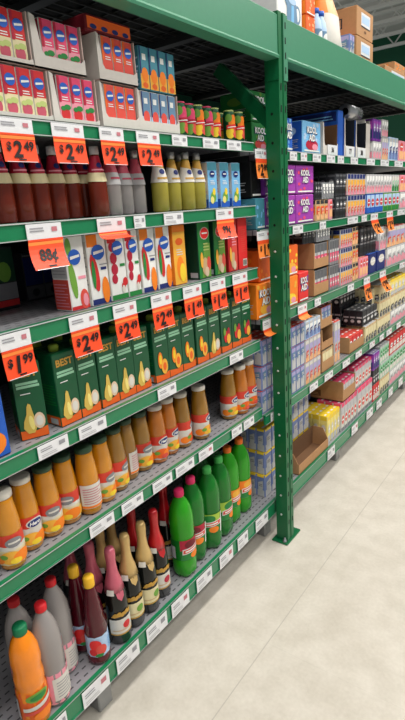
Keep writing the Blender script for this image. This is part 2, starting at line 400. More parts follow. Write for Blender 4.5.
# ------------------------------------------------------------------ price tags
def strip_face(m, w, lip, x, z): return front(m, x)
def white_tag(z, px0, px1, label):
    lip = LIP[z]; zc = z - lip / 2; y0, y1 = yat(px0, zc, XS), yat(px1, zc, XS); w = y1 - y0; h = lip * .84
    r = thing('price_tag', label, 'price tag', 'white shelf price tags', (XS + .0042, (y0 + y1) / 2, z - lip * .96))
    m = MB(); m.box(-.001, .001, -w / 2, w / 2, 0, h, 'paper'); p = m.obj('paper_strip', r)
    m = MB(); F = front(m, .001); k = random.random()
    F.lines(-w * .42, -w * .05, h * .55, h * .85, 2, 'inkgrey'); F.rect(w * .18, w * .38, h * .5, h * .8, 'inkgrey' if k < .7 else 'inkred', 2)
    F.lines(-w * .42, w * .1, h * .15, h * .4, 2, 'lightgrey')
    m.obj('print', p)
    return r
def sale_tag(z, px0, px1, price, label, drop=.062, lean=.10, curl=None, light=False, skew=0):
    lip = LIP[z]; zc = z - lip / 2; y0, y1 = yat(px0, zc, XS), yat(px1, zc, XS); w = y1 - y0; h = lip * .86
    r = thing('sale_tag', label, 'price tag', 'orange sale price tags', (XS + .0046, (y0 + y1) / 2, z - lip * .98))
    m = MB(); m.box(-.001, .001, -w / 2, w / 2, 0, h, 'paper'); p = m.obj('paper_strip', r)
    m = MB(); F = front(m, .001); F.lines(-w * .42, -w * .02, h * .5, h * .85, 2, 'inkgrey'); F.rect(w * .2, w * .36, h * .45, h * .75, 'inkred', 2)
    m.obj('print', p)
    m = MB(); n = 6
    def S(u, v, o):            # v from 0 (fold) down to -drop; curls outward
        t = -v / drop; a = lean * drop * t * t * 3
        if curl: return (.002 + a + o + curl * t * t, u + skew * t, v * (1 - .55 * t))
        return (.002 + a + o, u + skew * t, v)
    G = Face(m, S, 1, .0007)
    om = 'tagorange_light' if light else 'tagorange'
    for i in range(n):
        G.quad((-w / 2, -drop * (i + 1) / n), (w / 2, -drop * (i + 1) / n), (w / 2, -drop * i / n), (-w / 2, -drop * i / n), om, 0)
    G.rect(-w / 2, w / 2, -drop * .07, -.0005, 'tagorange', 1); G.rect(-w * .5, w * .5, -drop * .2, -drop * .09, 'tagorange_light' if not light else 'tagorange', 1)
    f = m.obj('flap', r)
    if price:
        m = MB(); G = Face(m, S, 1, .0007); d, cts = price
        if d is None:
            G.text(cts, 0, -drop * .58, drop * .5, 'ink', 3, w * .72)
        else:
            G.text('$', -w * .31, -drop * .47, drop * .34, 'ink', 3, w * .17, .1); G.text(d, -w * .06, -drop * .55, drop * .6, 'ink', 3, w * .27, .15)
            G.text(cts, w * .27, -drop * .43, drop * .34, 'ink', 3, w * .34, .1)
        G.rect(-w * .1, w * .12, -drop * .935, -drop * .885, 'ink', 3); G.rect(-w * .45, w * .45, -drop, -drop * .98, 'paper', 2)
        m.obj('lettering', f)
    return r
for a in ((ZA, -4, 31, ('2', '49'), 'orange tag reading $2.49 nearest the camera under the topmost juice shelf'), (ZA, 50, 82, ('2', '49'), 'orange tag reading $2.49 below the tray of pink cartons, second along'),
          (ZA, 98, 122, ('2', '49'), 'orange tag reading $2.49 in front of the clear bottles'), (ZA, 135, 158, ('2', '49'), 'orange tag reading $2.49 below the blue cartons, beside yellow bottles')):
    sale_tag(*a, drop=.062, lean=.03)
sale_tag(ZB, 25, 60, (None, '88¢'), 'orange tag reading 88 cents hanging over the dark gap by the guava carton', .07, .14, skew=-.012)
sale_tag(ZB, 96, 124, None, 'orange tag curled up above the cherry juice cartons', .04, .1, curl=.03)
sale_tag(ZB, 215, 232, (None, '99¢'), 'orange tag reading 99 cents above the green and red cartons', .066, .12, skew=-.014)
for px0, px1, pr, lab in ((-2, 29, ('1', '99'), 'orange tag reading $1.99 above the turned pear carton, nearest the camera'), (68, 96, ('2', '49'), 'orange tag reading $2.49 below the guava carton'), (112, 135, ('2', '49'), 'orange tag reading $2.49 below the cherry cartons'),
                          (150, 170, ('2', '49'), 'orange tag reading $2.49 below the mango carton pair'), (182, 200, ('1', '49'), 'orange tag reading $1.49 below the yellow carton'), (209, 224, ('1', '49'), 'orange tag reading $1.49 below the two green cartons'), (231.5, 246, ('1', '49'), 'orange tag reading $1.49 at the end of its shelf below the red cartons')):
    sale_tag(ZC, px0, px1, pr, lab, .07, .035)
sale_tag(R1, 254, 266, ('2', '89'), 'orange tag reading $2.89 hanging beside the upper post', .075, .03, light=True)
sale_tag(R2, 256, 270, ('1', '98'), 'orange tag reading $1.98 beside the post above the orange cases', .07, .03, light=True)
sale_tag(R3, 262, 273, None, 'orange tag curled forward below the orange drink case at the post', .05, .1, curl=.015, light=True)
sale_tag(R3, 297, 306, None, 'orange tag curled forward below the orange smiling case past the post', .05, .1, curl=.015, light=True)
sale_tag(R2, 370, 377, ('2', '98'), 'narrow orange tag hanging below the blue pouch boxes', .085, .1, light=True, skew=.05)
sale_tag(R2, 386, 392, ('2', '98'), 'narrow orange tag hanging below the green pouch boxes', .085, .05, light=True, skew=.01)
sale_tag(R3, 363, 369, ('2', '98'), 'narrow orange tag hanging below the pink drink packs', .1, .05, light=True, skew=.02)
sale_tag(R3, 379, 385, ('2', '98'), 'narrow orange tag hanging below the blue and white boxes', .1, .1, light=True, skew=.06)
def tags(z, spans, where):
    for i, (a, b_) in enumerate(spans): white_tag(z, a, b_, 'white price tag, %s of those %s' % (ORD[i], where))
tags(ZA, ((171, 186), (202, 218), (226, 240)), 'under the cans')
tags(ZB, ((163, 182), (133, 144)), 'under the yellow bottles')
tags(ZD, ((37, 67), (78, 105), (157, 175), (229, 242)), 'below the green cartons')
tags(ZE, ((89, 113), (121, 142), (152, 171), (175, 193), (198, 212), (231, 241), (243, 253)), 'below the glass juice bottles')
tags(ZF, ((52, 66), (82, 108), (116, 138), (146, 166), (171, 188), (196, 211), (219, 232), (237, 247), (255, 267)), 'on the lowest shelf edge')
tags(R1, ((258, 262), (289, 296), (300, 306), (312, 320), (326, 334), (337, 343), (350, 357), (366, 374), (380, 388), (394, 402)), 'on the topmost shelf past the post')
tags(R2, ((292, 302), (319, 325), (347, 357), (361, 366), (397, 404)), 'below the purple cases')
tags(R3, ((314, 320), (347, 353), (399, 404)), 'below the brown trays')
tags(R4, ((270, 274), (309, 317), (324, 332), (342, 349), (355, 361), (369, 374), (379, 383), (386, 391), (396, 400)), 'below the blue packs')
tags(R5, ((327, 334), (351, 357), (366, 372), (376, 381), (388, 392), (398, 402)), 'on the lowest shelf past the post')

# ------------------------------------------------------------------ cartons
def carton(name, cat, w, d, h, body, fdraw, sdraw=None, cap=None, top=None):
    r = thing(name, '', cat)
    m = MB(); m.box(-d / 2, d / 2, -w / 2, w / 2, 0, h, body, mz=top, bev=.0025); o = m.obj('carton_body', r)
    m = MB(); F = front(m, d / 2); fdraw(F, w, h); m.obj('front_print', o)
    if sdraw: m = MB(); G = side(m, -w / 2); sdraw(G, d, h); m.obj('side_print', o)
    if cap: m = MB(); m.lathe([(.014, h - .001), (.014, h + .014), (.011, h + .018), (.0001, h + .018)], cap, 14, cx=.0, cy=0); m.obj('screw_cap', r)
    else:
        m = MB(); F = topf(m, h); F.rect(-w * .5 + .003, w * .5 - .003, -.004, .004, 'lightgrey', 1); m.obj('seam_fold', o)
    return r
def oval(F, u, v, ru, rv, m='blue'):
    F.ell(u, v, ru, rv, m, 3, 18); F.quad((u - ru * .75, v - rv * .28), (u + ru * .8, v - rv * .02), (u + ru * .8, v + rv * .3), (u - ru * .75, v + rv * .12), 'white', 4)
def small(kind):
    def f(F, w, h):
        top, leafm, fruit = {'red': ('red', 'paleleaf', 'rose'), 'pink': ('pink', 'green', 'red'), 'orange': ('salmon', 'white', 'brown'), 'blue': ('teal', 'amber', 'orange'), 'steel': ('steelblue', 'paleblue', 'salmon')}[kind]
        e = w * .47
        if kind in ('blue', 'steel'):
            F.rect(-e, e, h * .36, h * .98, top); F.rect(-e, e, h * .02, h * .36, 'amber' if kind == 'blue' else 'paleblue')
            F.ell(0, h * .34, w * .36, h * .17, fruit); F.rect(-w * .2, w * .2, h * .68, h * .82, 'white', 2); F.ell(0, h * .1, w * .3, h * .07, 'deeporange' if kind == 'blue' else 'salmon')
            F.rect(-e, -e + w * .12, h * .36, h * .98, 'navy', 2)
        else:
            F.rect(-e, e, h * .44, h * .98, top); F.rect(-e, e, h * .02, h * .44, 'cream' if kind != 'pink' else 'palepink')
            F.rect(-e, -e + w * .2, h * .42, h * .98, 'crimson' if kind != 'orange' else 'deeporange', 2)
            oval(F, w * .03, h * .72, w * .36, h * .12); F.lines(-w * .2, w * .3, h * .47, h * .57, 2, 'white')
            if kind == 'orange':
                F.rect(-e, e, h * .2, h * .45, 'salmon', 2); F.ell(0, h * .12, w * .18, h * .06, 'charcoal', 3)
            else:
                F.ell(-w * .02, h * .17, w * .36, h * .15, fruit); F.ell(w * .15, h * .32, w * .28, h * .06, leafm, 3); F.ell(-w * .2, h * .29, w * .2, h * .05, leafm, 3)
    return f
SMW, SMH, SMD = .039, .108, .05
LAB_S = {'red': 'small red juice carton with blue oval', 'pink': 'small pink juice carton with green leaves', 'orange': 'small orange red juice carton', 'blue': 'slim blue carton with orange fruit', 'steel': 'slim grey blue carton'}
def tray(w, d, h, lip, pillar, label, loc, matn='card_white', slope=True, inner='card_pink', group='cardboard display trays', sidem=None, mark=False):
    r = thing('display_tray', label, 'tray', group, loc); t = .003
    m = MB(); m.box(-d / 2, d / 2, -w / 2, w / 2, 0, .004, inner); m.obj('tray_floor', r)
    m = MB(); m.box(-d / 2, -d / 2 + t, -w / 2, w / 2, .004, h, inner); m.obj('back_wall', r)
    for s in (-1, 1):
        y = s * (w / 2 - t / 2)
        m = MB(); P = [(-d / 2 + t, .004), (d / 2 - t, .004), (d / 2 - t, max(lip, h * .92 if pillar else lip)), (d / 2 - t - (.0 if pillar else .03), h), (-d / 2 + t, h)]
        vs = [(p[0], y - t / 2, p[1]) for p in P] + [(p[0], y + t / 2, p[1]) for p in P]; n = len(P)
        m.add(vs, [(k, (k + 1) % n, (k + 1) % n + n, k + n) for k in range(n)] + [tuple(range(n - 1, -1, -1)), tuple(range(n, 2 * n))], (sidem or matn) if s < 0 else inner if matn != 'card' else matn)
        if mark and s < 0:
            G = side(m, -w / 2); G.rect(-d * .3, d * .1, lip * .25, lip * .8, 'card_dark', 1); G.lines(-d * .27, d * .07, lip * .35, lip * .75, 3, 'card', 2, .5)
        m.obj('side_wall', r)
    m = MB(); x = d / 2
    P = [(-w / 2, .0), (w / 2, .0), (w / 2, lip * 1.3 if slope else lip), (w / 2 - .012, lip), (-w / 2 + pillar + .008, lip), (-w / 2 + pillar, lip + .01), (-w / 2 + pillar * .55, h * .96 if pillar else lip), (-w / 2, h if pillar else lip)]
    vs = [(x - t, p[0], p[1]) for p in P] + [(x, p[0], p[1]) for p in P]; n = len(P)
    m.add(vs, [(k, (k + 1) % n, (k + 1) % n + n, k + n) for k in range(n)] + [tuple(range(n - 1, -1, -1)), tuple(range(n, 2 * n))], matn); m.obj('front_lip', r)
    return r
def tray_of(kind, y0, n, z, lip, label, group, pillar=.016, x=-.085, d=.2, where=''):
    w = n * (SMW + .0012) + pillar + .012
    tray(w, d, SMH + .006, lip, pillar, label, (x - d / 2, y0 + w / 2, z))
    for i in range(n):
        y = y0 + pillar + .004 + (i + .5) * (SMW + .0012)
        put('small_' + kind, lambda: carton('juice_carton', 'juice carton', SMW, SMD, SMH, 'offwhite', small(kind), lambda G, d_, h: (G.rect(-d_ * .45, d_ * .45, h * .42, h * .97, 'crimson'), G.lines(-d_ * .4, d_ * .4, h * .1, h * .38, 5, 'inkgrey')), top='white'),
            (x - SMD / 2 - .006, y, z + .0045), 0, '%s, %s along in %s' % (LAB_S[kind], ORD[i], where), group)
    return y0 + w
zl = ZA + .001; zu = zl + SMH + .0085
y = yat(-22, 1.88); y = .70
e1 = tray_of('red', .735, 4, zl, .012, 'white tray of red cartons, lower of the stack nearest the camera', 'small cartons on the top shelf', where='the lower red tray')
e2 = tray_of('pink', e1 + .003, 3, zl, .012, 'low tray of pink cartons on the shelf', 'small cartons on the top shelf', .02, where='the lower pink tray')
e3 = tray_of('orange', yat(98, 1.87), 3, zl, .028, 'white tray of orange red cartons, lower of two', 'small cartons on the top shelf', .014, where='the lower orange red tray')
e4 = tray_of('steel', yat(135, 1.87), 4, zl, .03, 'white tray holding grey blue cartons beside the cans', 'small cartons on the top shelf', .016, where='the white tray beside the cans')
f1 = tray_of('red', .70, 4, zu, .012, 'white tray of red cartons stacked on the lower red tray', 'small cartons on the top shelf', .014, where='the upper red tray')
f2 = tray_of('pink', f1 + .004, 3, zu, .03, 'white fronted tray of pink cartons, upper of two', 'small cartons on the top shelf', .026, where='the upper pink tray')
f3 = tray_of('orange', max(f2 + .003, yat(94, 1.99)), 3, zu, .03, 'white tray of orange red cartons, upper of two under a dark pack', 'small cartons on the top shelf', .016, where='the upper orange red tray')
for i in range(4):
    put('small_blue', lambda: carton('juice_carton', 'juice carton', SMW, SMD, SMH + .006, 'teal', small('blue'), lambda G, d_, h: G.lines(-d_ * .4, d_ * .4, h * .1, h * .8, 7, 'paleblue'), top='skyblue'),
        (-.115, yat(137, 1.99) + (i + .5) * .0405, zu), 0, 'slim blue carton with orange fruit, %s of the four on the grey blue tray' % ORD[i], 'small cartons on the top shelf')
# dark red shrink pack lying on the upper trays
def slab_pack():
    r = thing('drink_pack', 'flat dark red shrink pack lying on the upper orange red cartons', 'drink pack')
    m = MB(); m.box(-.06, .06, -.085, .085, 0, .04, 'darkred', bev=.004); m.obj('wrap_body', r)
    m = MB(); F = front(m, .06); F.rect(-.08, .08, .006, .034, 'deeporange')
    for k in range(4): F.ell(-.06 + k * .04, .012, .012, .006, 'navy')
    m.obj('front_print', r); return r
o = slab_pack(); o.location = (-.155, f3 - .085, zu + SMH + .008)

# ------------------------------------------------------------------ cans on the top shelf
def can(kind):
    r = thing('drink_can', '', 'drink can'); R, H = .0215, .103
    P = [(.0185, 0), (R, .005), (R, H - .012), (.0192, H - .004), (.0192, H)]
    m = MB(); m.lathe(P, 'cartongreen', 18); o = m.obj('can_body', r)
    m = MB(); F = wrapf(m, P, 5)
    fr = 'pink' if kind == 'red' else 'orange'
    F.ell(.004, .062, .019, .03, fr, 2); F.ell(-.01, .03, .015, .02, 'yellow' if kind != 'red' else 'leaf', 3); F.ell(.012, .03, .014, .018, 'salmon', 3)
    F.quad((-.022, .042), (.024, .047), (.024, .061), (-.022, .056), 'crimson' if kind == 'red' else 'brightred', 5); F.quad((-.018, .047), (.02, .051), (.02, .0535), (-.018, .05), 'white', 6)
    F.ell(-.014, .08, .012, .014, 'leaf', 3)
    m.obj('can_print', o)
    m = MB(); m.lathe([(.0195, H), (.0202, H + .003), (.018, H + .005), (.0175, H + .003), (.0001, H + .003)], 'pink' if kind == 'red' else 'paleleaf', 16); m.obj('can_end', r)
    return r
for i, (px, k, xx) in enumerate(((180, 'red', -.12), (188.5, 'red', -.125), (197.5, 'o', -.12), (206.5, 'red', -.12), (214, 'o', -.12), (219.5, 'o', -.17), (229, 'o', -.115), (238, 'o', -.115))):
    cx_, cy_ = clear_spot(px, ZA + .05, xx, .0215, 'A')
    put('can' + k, lambda: can(k), (cx_, cy_, ZA), -.4 + .1 * random.random(),
        '%s fruit can with %s end, %s in the row from the trays' % ('pink' if k == 'red' else 'green and orange', 'pink' if k == 'red' else 'pale', ORD[i]), 'fruit drink cans on the top shelf')

# ------------------------------------------------------------------ sparkling juice bottles
def spark(kind):
    r = thing('juice_bottle', '', 'bottle')
    P = [(.022, 0), (.0275, .006), (.0275, .086), (.0238, .105), (.0165, .135), (.0118, .158), (.0112, .178)]
    bm = {'brown': 'brown_glass', 'clear': 'frost', 'yellow': 'yellow_glass'}[kind]
    m = MB(); m.lathe(P, bm, 20); b = m.obj('glass', r)
    m = MB(); m.lathe([(.0132, .164), (.0132, .182), (.0115, .186), (.0001, .186)], 'cap_silver' if kind != 'brown' else 'lightgrey', 14); m.obj('cap', r)
    m = MB(); F = wrapf(m, P, 8)
    col = {'brown': 'crimson', 'clear': 'rose', 'yellow': 'gold'}[kind]
    a = .078
    F.quad((-a, .112), (a, .112), (a, .160), (-a, .160), col)
    if kind == 'brown':
        F.quad((-a, .096), (0, .092), (0, .116), (-a, .118), 'cream', 2); F.quad((0, .092), (a, .096), (a, .118), (0, .116), 'cream', 2)
        F.ell(.0, .136, .012, .007, 'navy', 3); F.quad((-.03, .122), (.03, .122), (.03, .126), (-.03, .126), 'palepink', 3)
    elif kind == 'yellow':
        F.quad((-.05, .09), (.05, .09), (.05, .125), (-.05, .14), 'offwhite', 2); F.ell(0, .122, .012, .008, 'navy', 4); F.rect(-.02, .02, .1, .105, 'gold', 4)
    else:
        F.quad((-.05, .085), (.05, .085), (.05, .118), (-.05, .118), 'lightgrey', 2); F.rect(-.02, .02, .1, .105, 'rose', 3)
    m.obj('neck_label', b)
    return r
n = {'brown': 0, 'clear': 0, 'yellow': 0}
for px, k, xx in ((3, 'brown', -.15), (22, 'brown', -.112), (40, 'brown', -.15), (57, 'brown', -.112), (72, 'brown', -.14), (85, 'brown', -.118), (98.5, 'brown', -.112), (112, 'clear', -.112), (124, 'clear', -.14), (137, 'clear', -.112),
                  (160, 'yellow', -.112), (173, 'yellow', -.13), (181, 'yellow', -.175), (187, 'yellow', -.115), (198, 'yellow', -.118)):
    cx_, cy_ = clear_spot(px, ZB + .06, xx, .0275, 'B')
    put('spark' + k, lambda: spark(k), (cx_, cy_, ZB), -.5 + .5 * random.random(),
        {'brown': 'red brown sparkling juice bottle with crimson neck label', 'clear': 'clear glass bottle with rosy neck label', 'yellow': 'pale yellow juice bottle with gold neck label'}[k] + ', %s of its kind along the shelf' % ORD[n[k]], 'sparkling juice bottles')
    n[k] += 1
def g_coco(F, w, h):
    F.rect(-w * .49, w * .49, h * .01, h * .99, 'skyblue'); F.rect(-w * .49, w * .49, h * .82, h * .99, 'teal', 2); F.rect(-w * .49, w * .49, h * .01, h * .14, 'blue', 2)
    F.ell(-w * .02, h * .74, w * .28, h * .07, 'navy', 4); F.rect(-w * .18, w * .16, h * .73, h * .755, 'white', 5); F.lines(-w * .25, w * .25, h * .52, h * .62, 3, 'white', 3)
    F.ell(0, h * .24, w * .3, h * .12, 'leaf', 3); F.ell(w * .1, h * .36, w * .16, h * .08, 'yellow', 3); F.ell(-w * .14, h * .18, w * .2, h * .08, 'paleyellow', 4)
for i, px in enumerate((215.5, 224.5, 233.5)):
    put('coco', lambda: carton('juice_carton', 'juice carton', .047, .05, .158, 'paleblue', g_coco, lambda G, d, h: (G.rect(-d * .48, d * .48, h * .3, h * .98, 'offwhite'), G.lines(-d * .35, d * .35, h * .35, h * .85, 8, 'palepink'), G.rect(-d * .48, d * .48, h * .02, h * .2, 'blue')), top='teal'),
        (-.122, 1.614 + i * .078, ZB), -.15, 'light blue carton with plant picture, %s from the yellow bottles' % ORD[i], 'light blue cartons')

# ------------------------------------------------------------------ tall cartons on the third shelf
def g_tall(kind):
    def f(F, w, h):
        e = w * .485
        if kind == 'guava':
            F.rect(-e, e, h * .01, h * .06, 'red', 1); F.ell(-w * .26, h * .42, w * .17, h * .26, 'leaf', 2, rot=.1); F.ell(-w * .32, h * .86, w * .15, h * .12, 'leaf', 2); F.ell(w * .24, h * .14, w * .24, h * .14, 'salmon', 2); F.ell(w * .28, h * .13, w * .14, h * .09, 'palepink', 3)
            F.rect(w * .02, w * .42, h * .42, h * .46, 'palepink', 2); oval(F, -w * .06, h * .72, w * .32, h * .105)
        if kind == 'mango':
            F.rect(-e, e, h * .01, h * .09, 'navy', 1); F.rect(-e, w * .05, h * .82, h * .985, 'orange', 1); F.ell(-w * .22, h * .46, w * .2, h * .27, 'red', 2, rot=.12); F.ell(-w * .3, h * .44, w * .1, h * .2, 'green', 3); F.ell(w * .26, h * .2, w * .2, h * .19, 'orange', 3)
            F.rect(w * .1, w * .4, h * .49, h * .53, 'navy', 2); F.rect(w * .05, w * .45, h * .56, h * .575, 'inkgrey', 2); oval(F, w * .04, h * .74, w * .34, h * .105)
        if kind == 'cherry':
            F.rect(-e, e, h * .01, h * .085, 'green', 1); F.rect(-e, w * .02, h * .84, h * .985, 'red', 1)
            for u, v, r_ in ((-.22, .62, .2), (-.2, .46, .2), (-.24, .32, .17), (-.28, .78, .16), (.36, .26, .15), (.24, .2, .12)): F.ell(w * u, h * v, w * r_, h * r_ * .42, 'crimson' if v > .3 else 'red', 2)
            F.ell(w * .22, h * .15, w * .1, h * .06, 'offwhite', 3); F.rect(w * .12, w * .42, h * .49, h * .53, 'green', 2); oval(F, w * .05, h * .76, w * .32, h * .105)
        if kind == 'yellow':
            F.rect(-e, e, h * .01, h * .985, 'amber', 1); F.ell(-.0, h * .28, w * .3, h * .2, 'orange', 2); F.ell(w * .15, h * .2, w * .24, h * .16, 'yellow', 3); F.rect(-e, e, h * .88, h * .985, 'orange', 2); F.ell(0, h * .72, w * .3, h * .06, 'deeporange', 2); F.lines(-w * .25, w * .25, h * .5, h * .62, 3, 'offwhite', 2)
        if kind in ('soursop', 'redfruit'):
            g = kind == 'soursop'
            F.rect(-e, e, h * .01, h * .985, 'green' if g else 'red', 1); F.quad((-w * .28, h * .02), (e, h * .02), (e, h * .62), (w * .0, h * .62), 'leaf' if g else 'salmon', 2)
            F.ell(w * .05, h * .8, w * .34, h * .095, 'brightred', 4); F.ell(w * .05, h * .8, w * .38, h * .11, 'offwhite', 3); F.rect(-w * .18, w * .28, h * .79, h * .815, 'white', 5)
            F.lines(-w * .1, w * .4, h * .5, h * .66, 3, 'paleleaf' if g else 'palepink', 4); F.ell(w * .0, h * .22, w * .26, h * .16, 'tan', 4); F.ell(w * .3, h * .26, w * .16, h * .13, 'salmon', 5); F.ell(-w * .28, h * .34, w * .12, h * .14, 'amber', 5); F.ell(w * .1, h * .12, w * .18, h * .09, 'flesh', 6)
        if kind == 'redback':
            F.rect(-e, e, h * .01, h * .985, 'brightred', 1); F.lines(-w * .2, w * .35, h * .35, h * .8, 11, 'salmon', 2, .3); F.rect(-w * .05, w * .4, h * .06, h * .2, 'offwhite', 2)
            for k in range(6): F.rect(-w * .02 + k * w * .065, w * .01 + k * w * .065, h * .08, h * .18, 'ink', 3)
    return f
def s_tall(kind):
    def f(G, d, h):
        if kind == 'guava':
            G.rect(-d * .48, d * .48, h * .45, h * .93, 'lightgrey', 1); G.rect(-d * .48, d * .48, h * .02, h * .43, 'salmon', 1); G.lines(-d * .42, d * .4, h * .5, h * .9, 9, 'inkgrey', 2, .3); G.lines(-d * .42, d * .4, h * .06, h * .4, 8, 'palepink', 2, .3)
        elif kind in ('soursop',):
            G.rect(-d * .48, d * .48, h * .02, h * .98, 'darkgreen', 1); G.rect(-d * .1, d * .4, h * .03, h * .12, 'lightgrey', 2)
        elif kind in ('redfruit', 'redback'): G.rect(-d * .48, d * .48, h * .02, h * .98, 'red', 1)
        elif kind == 'yellow': G.rect(-d * .48, d * .48, h * .02, h * .98, 'orange', 1)
        else: G.rect(-d * .48, d * .48, h * .1, h * .9, 'offwhite', 1); G.lines(-d * .42, d * .4, h * .3, h * .8, 8, 'inkgrey', 2, .3)
    return f
TL = {'guava': 'white guava carton with pink end print', 'mango': 'white carton with red mango', 'cherry': 'white carton with red cherries', 'yellow': 'amber yellow fruit carton', 'soursop': 'green carton with red oval', 'redfruit': 'red carton with oval and fruit, beside the green ones', 'redback': 'red carton turned to show its barcode panel'}
prev = None
for k, p0, p1, w_, extra in (('guava', 68, 86, .066, 'beside the dark gap'), ('mango', 89, 108, .072, 'next to the guava one'), ('cherry', 109, 126, .069, 'next to the mango one'), ('cherry', 127, 139, .056, 'overlapped, second of two'), ('mango', 141, 156, .069, 'past the cherry pair'),
                      ('mango', 157, 171, .069, 'touching the yellow one'), ('yellow', 173, 186, .066, ''), ('soursop', 197, 211, .072, 'first past the yellow one'), ('soursop', 213, 225.5, .072, 'touching the red one'), ('redfruit', 227.5, 237, .062, ''), ('redback', 238, 247, .066, 'at the shelf end')):
    yc = (yat(p0, ZC + .1) + yat(p1, ZC + .1)) / 2
    if prev is not None: yc = max(yc, prev + w_ / 2 + .0008)
    prev = yc + w_ / 2
    put('tall%s%.3f' % (k, w_), lambda: carton('juice_carton', 'juice carton', w_, .066, .2, {'yellow': 'orange', 'soursop': 'cartongreen', 'redfruit': 'red', 'redback': 'red'}.get(k, 'white'), g_tall(k), s_tall(k), top={'soursop': 'darkgreen', 'yellow': 'orange', 'redfruit': 'red', 'redback': 'red'}.get(k, 'lightgrey')),
        (-.133, yc, ZC), 0, (TL[k] + (', ' + extra if extra else ' on the third shelf')), 'tall fruit juice cartons')
# dim cartons in the shade at the back of that shelf
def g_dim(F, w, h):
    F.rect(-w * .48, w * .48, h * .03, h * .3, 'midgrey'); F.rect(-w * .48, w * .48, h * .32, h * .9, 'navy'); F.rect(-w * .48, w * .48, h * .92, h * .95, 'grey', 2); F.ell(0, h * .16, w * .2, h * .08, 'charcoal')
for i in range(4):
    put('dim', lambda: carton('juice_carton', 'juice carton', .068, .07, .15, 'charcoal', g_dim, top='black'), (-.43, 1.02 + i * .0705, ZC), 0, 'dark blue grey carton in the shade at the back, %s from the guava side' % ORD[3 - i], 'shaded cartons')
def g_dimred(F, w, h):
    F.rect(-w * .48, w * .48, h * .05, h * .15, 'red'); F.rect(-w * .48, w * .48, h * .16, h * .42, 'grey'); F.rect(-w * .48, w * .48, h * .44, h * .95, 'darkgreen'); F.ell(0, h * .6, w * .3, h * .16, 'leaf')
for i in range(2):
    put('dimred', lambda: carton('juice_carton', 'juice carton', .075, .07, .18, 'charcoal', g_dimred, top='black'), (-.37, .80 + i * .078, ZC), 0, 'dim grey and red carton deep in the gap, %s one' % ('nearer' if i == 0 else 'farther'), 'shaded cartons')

# ------------------------------------------------------------------ green cartons
def g_best(kind):
    def f(F, w, h):
        e = w * .485
        F.rect(-e, e, h * .01, h * .985, 'cartongreen'); F.poly([(-e, h * .01), (e, h * .01), (e, h * .14), (w * .1, h * .1), (-e, h * .13)], 'deeporange', 2)
        F.text('BEST', 0, h * .87, h * .1, 'gold', 4, w * .88); F.lines(-w * .4, w * .4, h * .68, h * .77, 2, 'mint', 3, .75); F.rect(-w * .3, w * .05, h * .6, h * .612, 'white', 3)
        if kind == 'pear':
            F.poly([(-w * .36, h * .16), (-w * .22, h * .08), (w * .0, h * .08), (w * .1, h * .15), (w * .08, h * .25), (w * .02, h * .36), (-w * .02, h * .46), (-w * .1, h * .48), (-w * .16, h * .44), (-w * .2, h * .34), (-w * .32, h * .25)], 'pearskin', 4); F.ell(-w * .06, h * .22, w * .09, h * .1, 'paleyellow', 5, rot=.1); F.ell(w * .22, h * .23, w * .2, h * .11, 'flesh', 5); F.ell(w * .22, h * .23, w * .13, h * .07, 'offwhite', 6)
        if kind == 'peach':
            F.ell(-w * .12, h * .36, w * .16, h * .14, 'orange', 4); F.ell(-w * .12, h * .37, w * .09, h * .08, 'yellow', 5); F.ell(w * .14, h * .24, w * .22, h * .13, 'amber', 5); F.ell(w * .14, h * .24, w * .12, h * .07, 'deeporange', 6)
        if kind == 'red':
            F.ell(-w * .1, h * .3, w * .17, h * .12, 'red', 4); F.ell(w * .18, h * .36, w * .14, h * .1, 'crimson', 4); F.ell(w * .16, h * .24, w * .18, h * .1, 'amber', 5); F.ell(-w * .2, h * .4, w * .12, h * .08, 'leaf', 4)
    return f
def s_best(G, d, h):
    G.rect(-d * .48, d * .48, h * .02, h * .14, 'deeporange', 1); G.lines(-d * .4, d * .4, h * .3, h * .6, 8, 'green', 1, .3); G.rect(-d * .1, d * .35, h * .03, h * .11, 'lightgrey', 2)
cnt = {}
prevy = 0
for i, (px, k) in enumerate(((34, 'pear'), (67.5, 'pear'), (88, 'pear'), (108, 'pear'), (125.5, 'pear'), (141.5, 'pear'), (161, 'peach'), (173, 'peach'), (188, 'peach'), (202, 'peach'), (214, 'pear'), (226, 'red'), (236.5, 'red'), (246, 'red'))):
    cnt[k] = cnt.get(k, 0) + 1; xx = -.135; rz = 0
    yc = yat(px, ZD + .1, -.1)
    if i == 0: rz = -.42; xx = -.142; yc = .758
    else: yc = max(yc, prevy + .0735)
    prevy = yc if i else prevy
    put('best' + k, lambda: carton('nectar_carton', 'juice carton', .073, .07, .208, 'cartongreen', g_best(k), s_best, cap='lime'), (xx, yc, ZD), rz,
        ('green carton with pear picture, turned toward the camera at the row start' if i == 0 else 'green carton with %s picture, %s of them along the row' % ({'pear': 'pear', 'peach': 'orange peach', 'red': 'red fruit'}[k], ORD[cnt[k] - 1])), 'green nectar cartons')
for i in range(5):
    put('bestpear', None, (-.225, .87 + i * .0765, ZD), 0, 'green pear carton of the second row, %s from the turned carton' % ORD[i], 'green nectar cartons')
def g_bluec(F, w, h):
    F.rect(-w * .48, w * .48, h * .02, h * .98, 'blue'); F.ell(0, h * .2, w * .4, h * .15, 'orange', 2); F.ell(0, h * .65, w * .36, h * .1, 'red', 2); F.rect(-w * .3, w * .3, h * .64, h * .67, 'white', 3)
o = carton('juice_carton', 'juice carton', .08, .07, .2, 'navy', g_bluec, cap='red'); tag(o, 'blue carton with orange fruit at the near end of the green carton row', 'juice carton'); o.location = (-.125, .615, ZD)

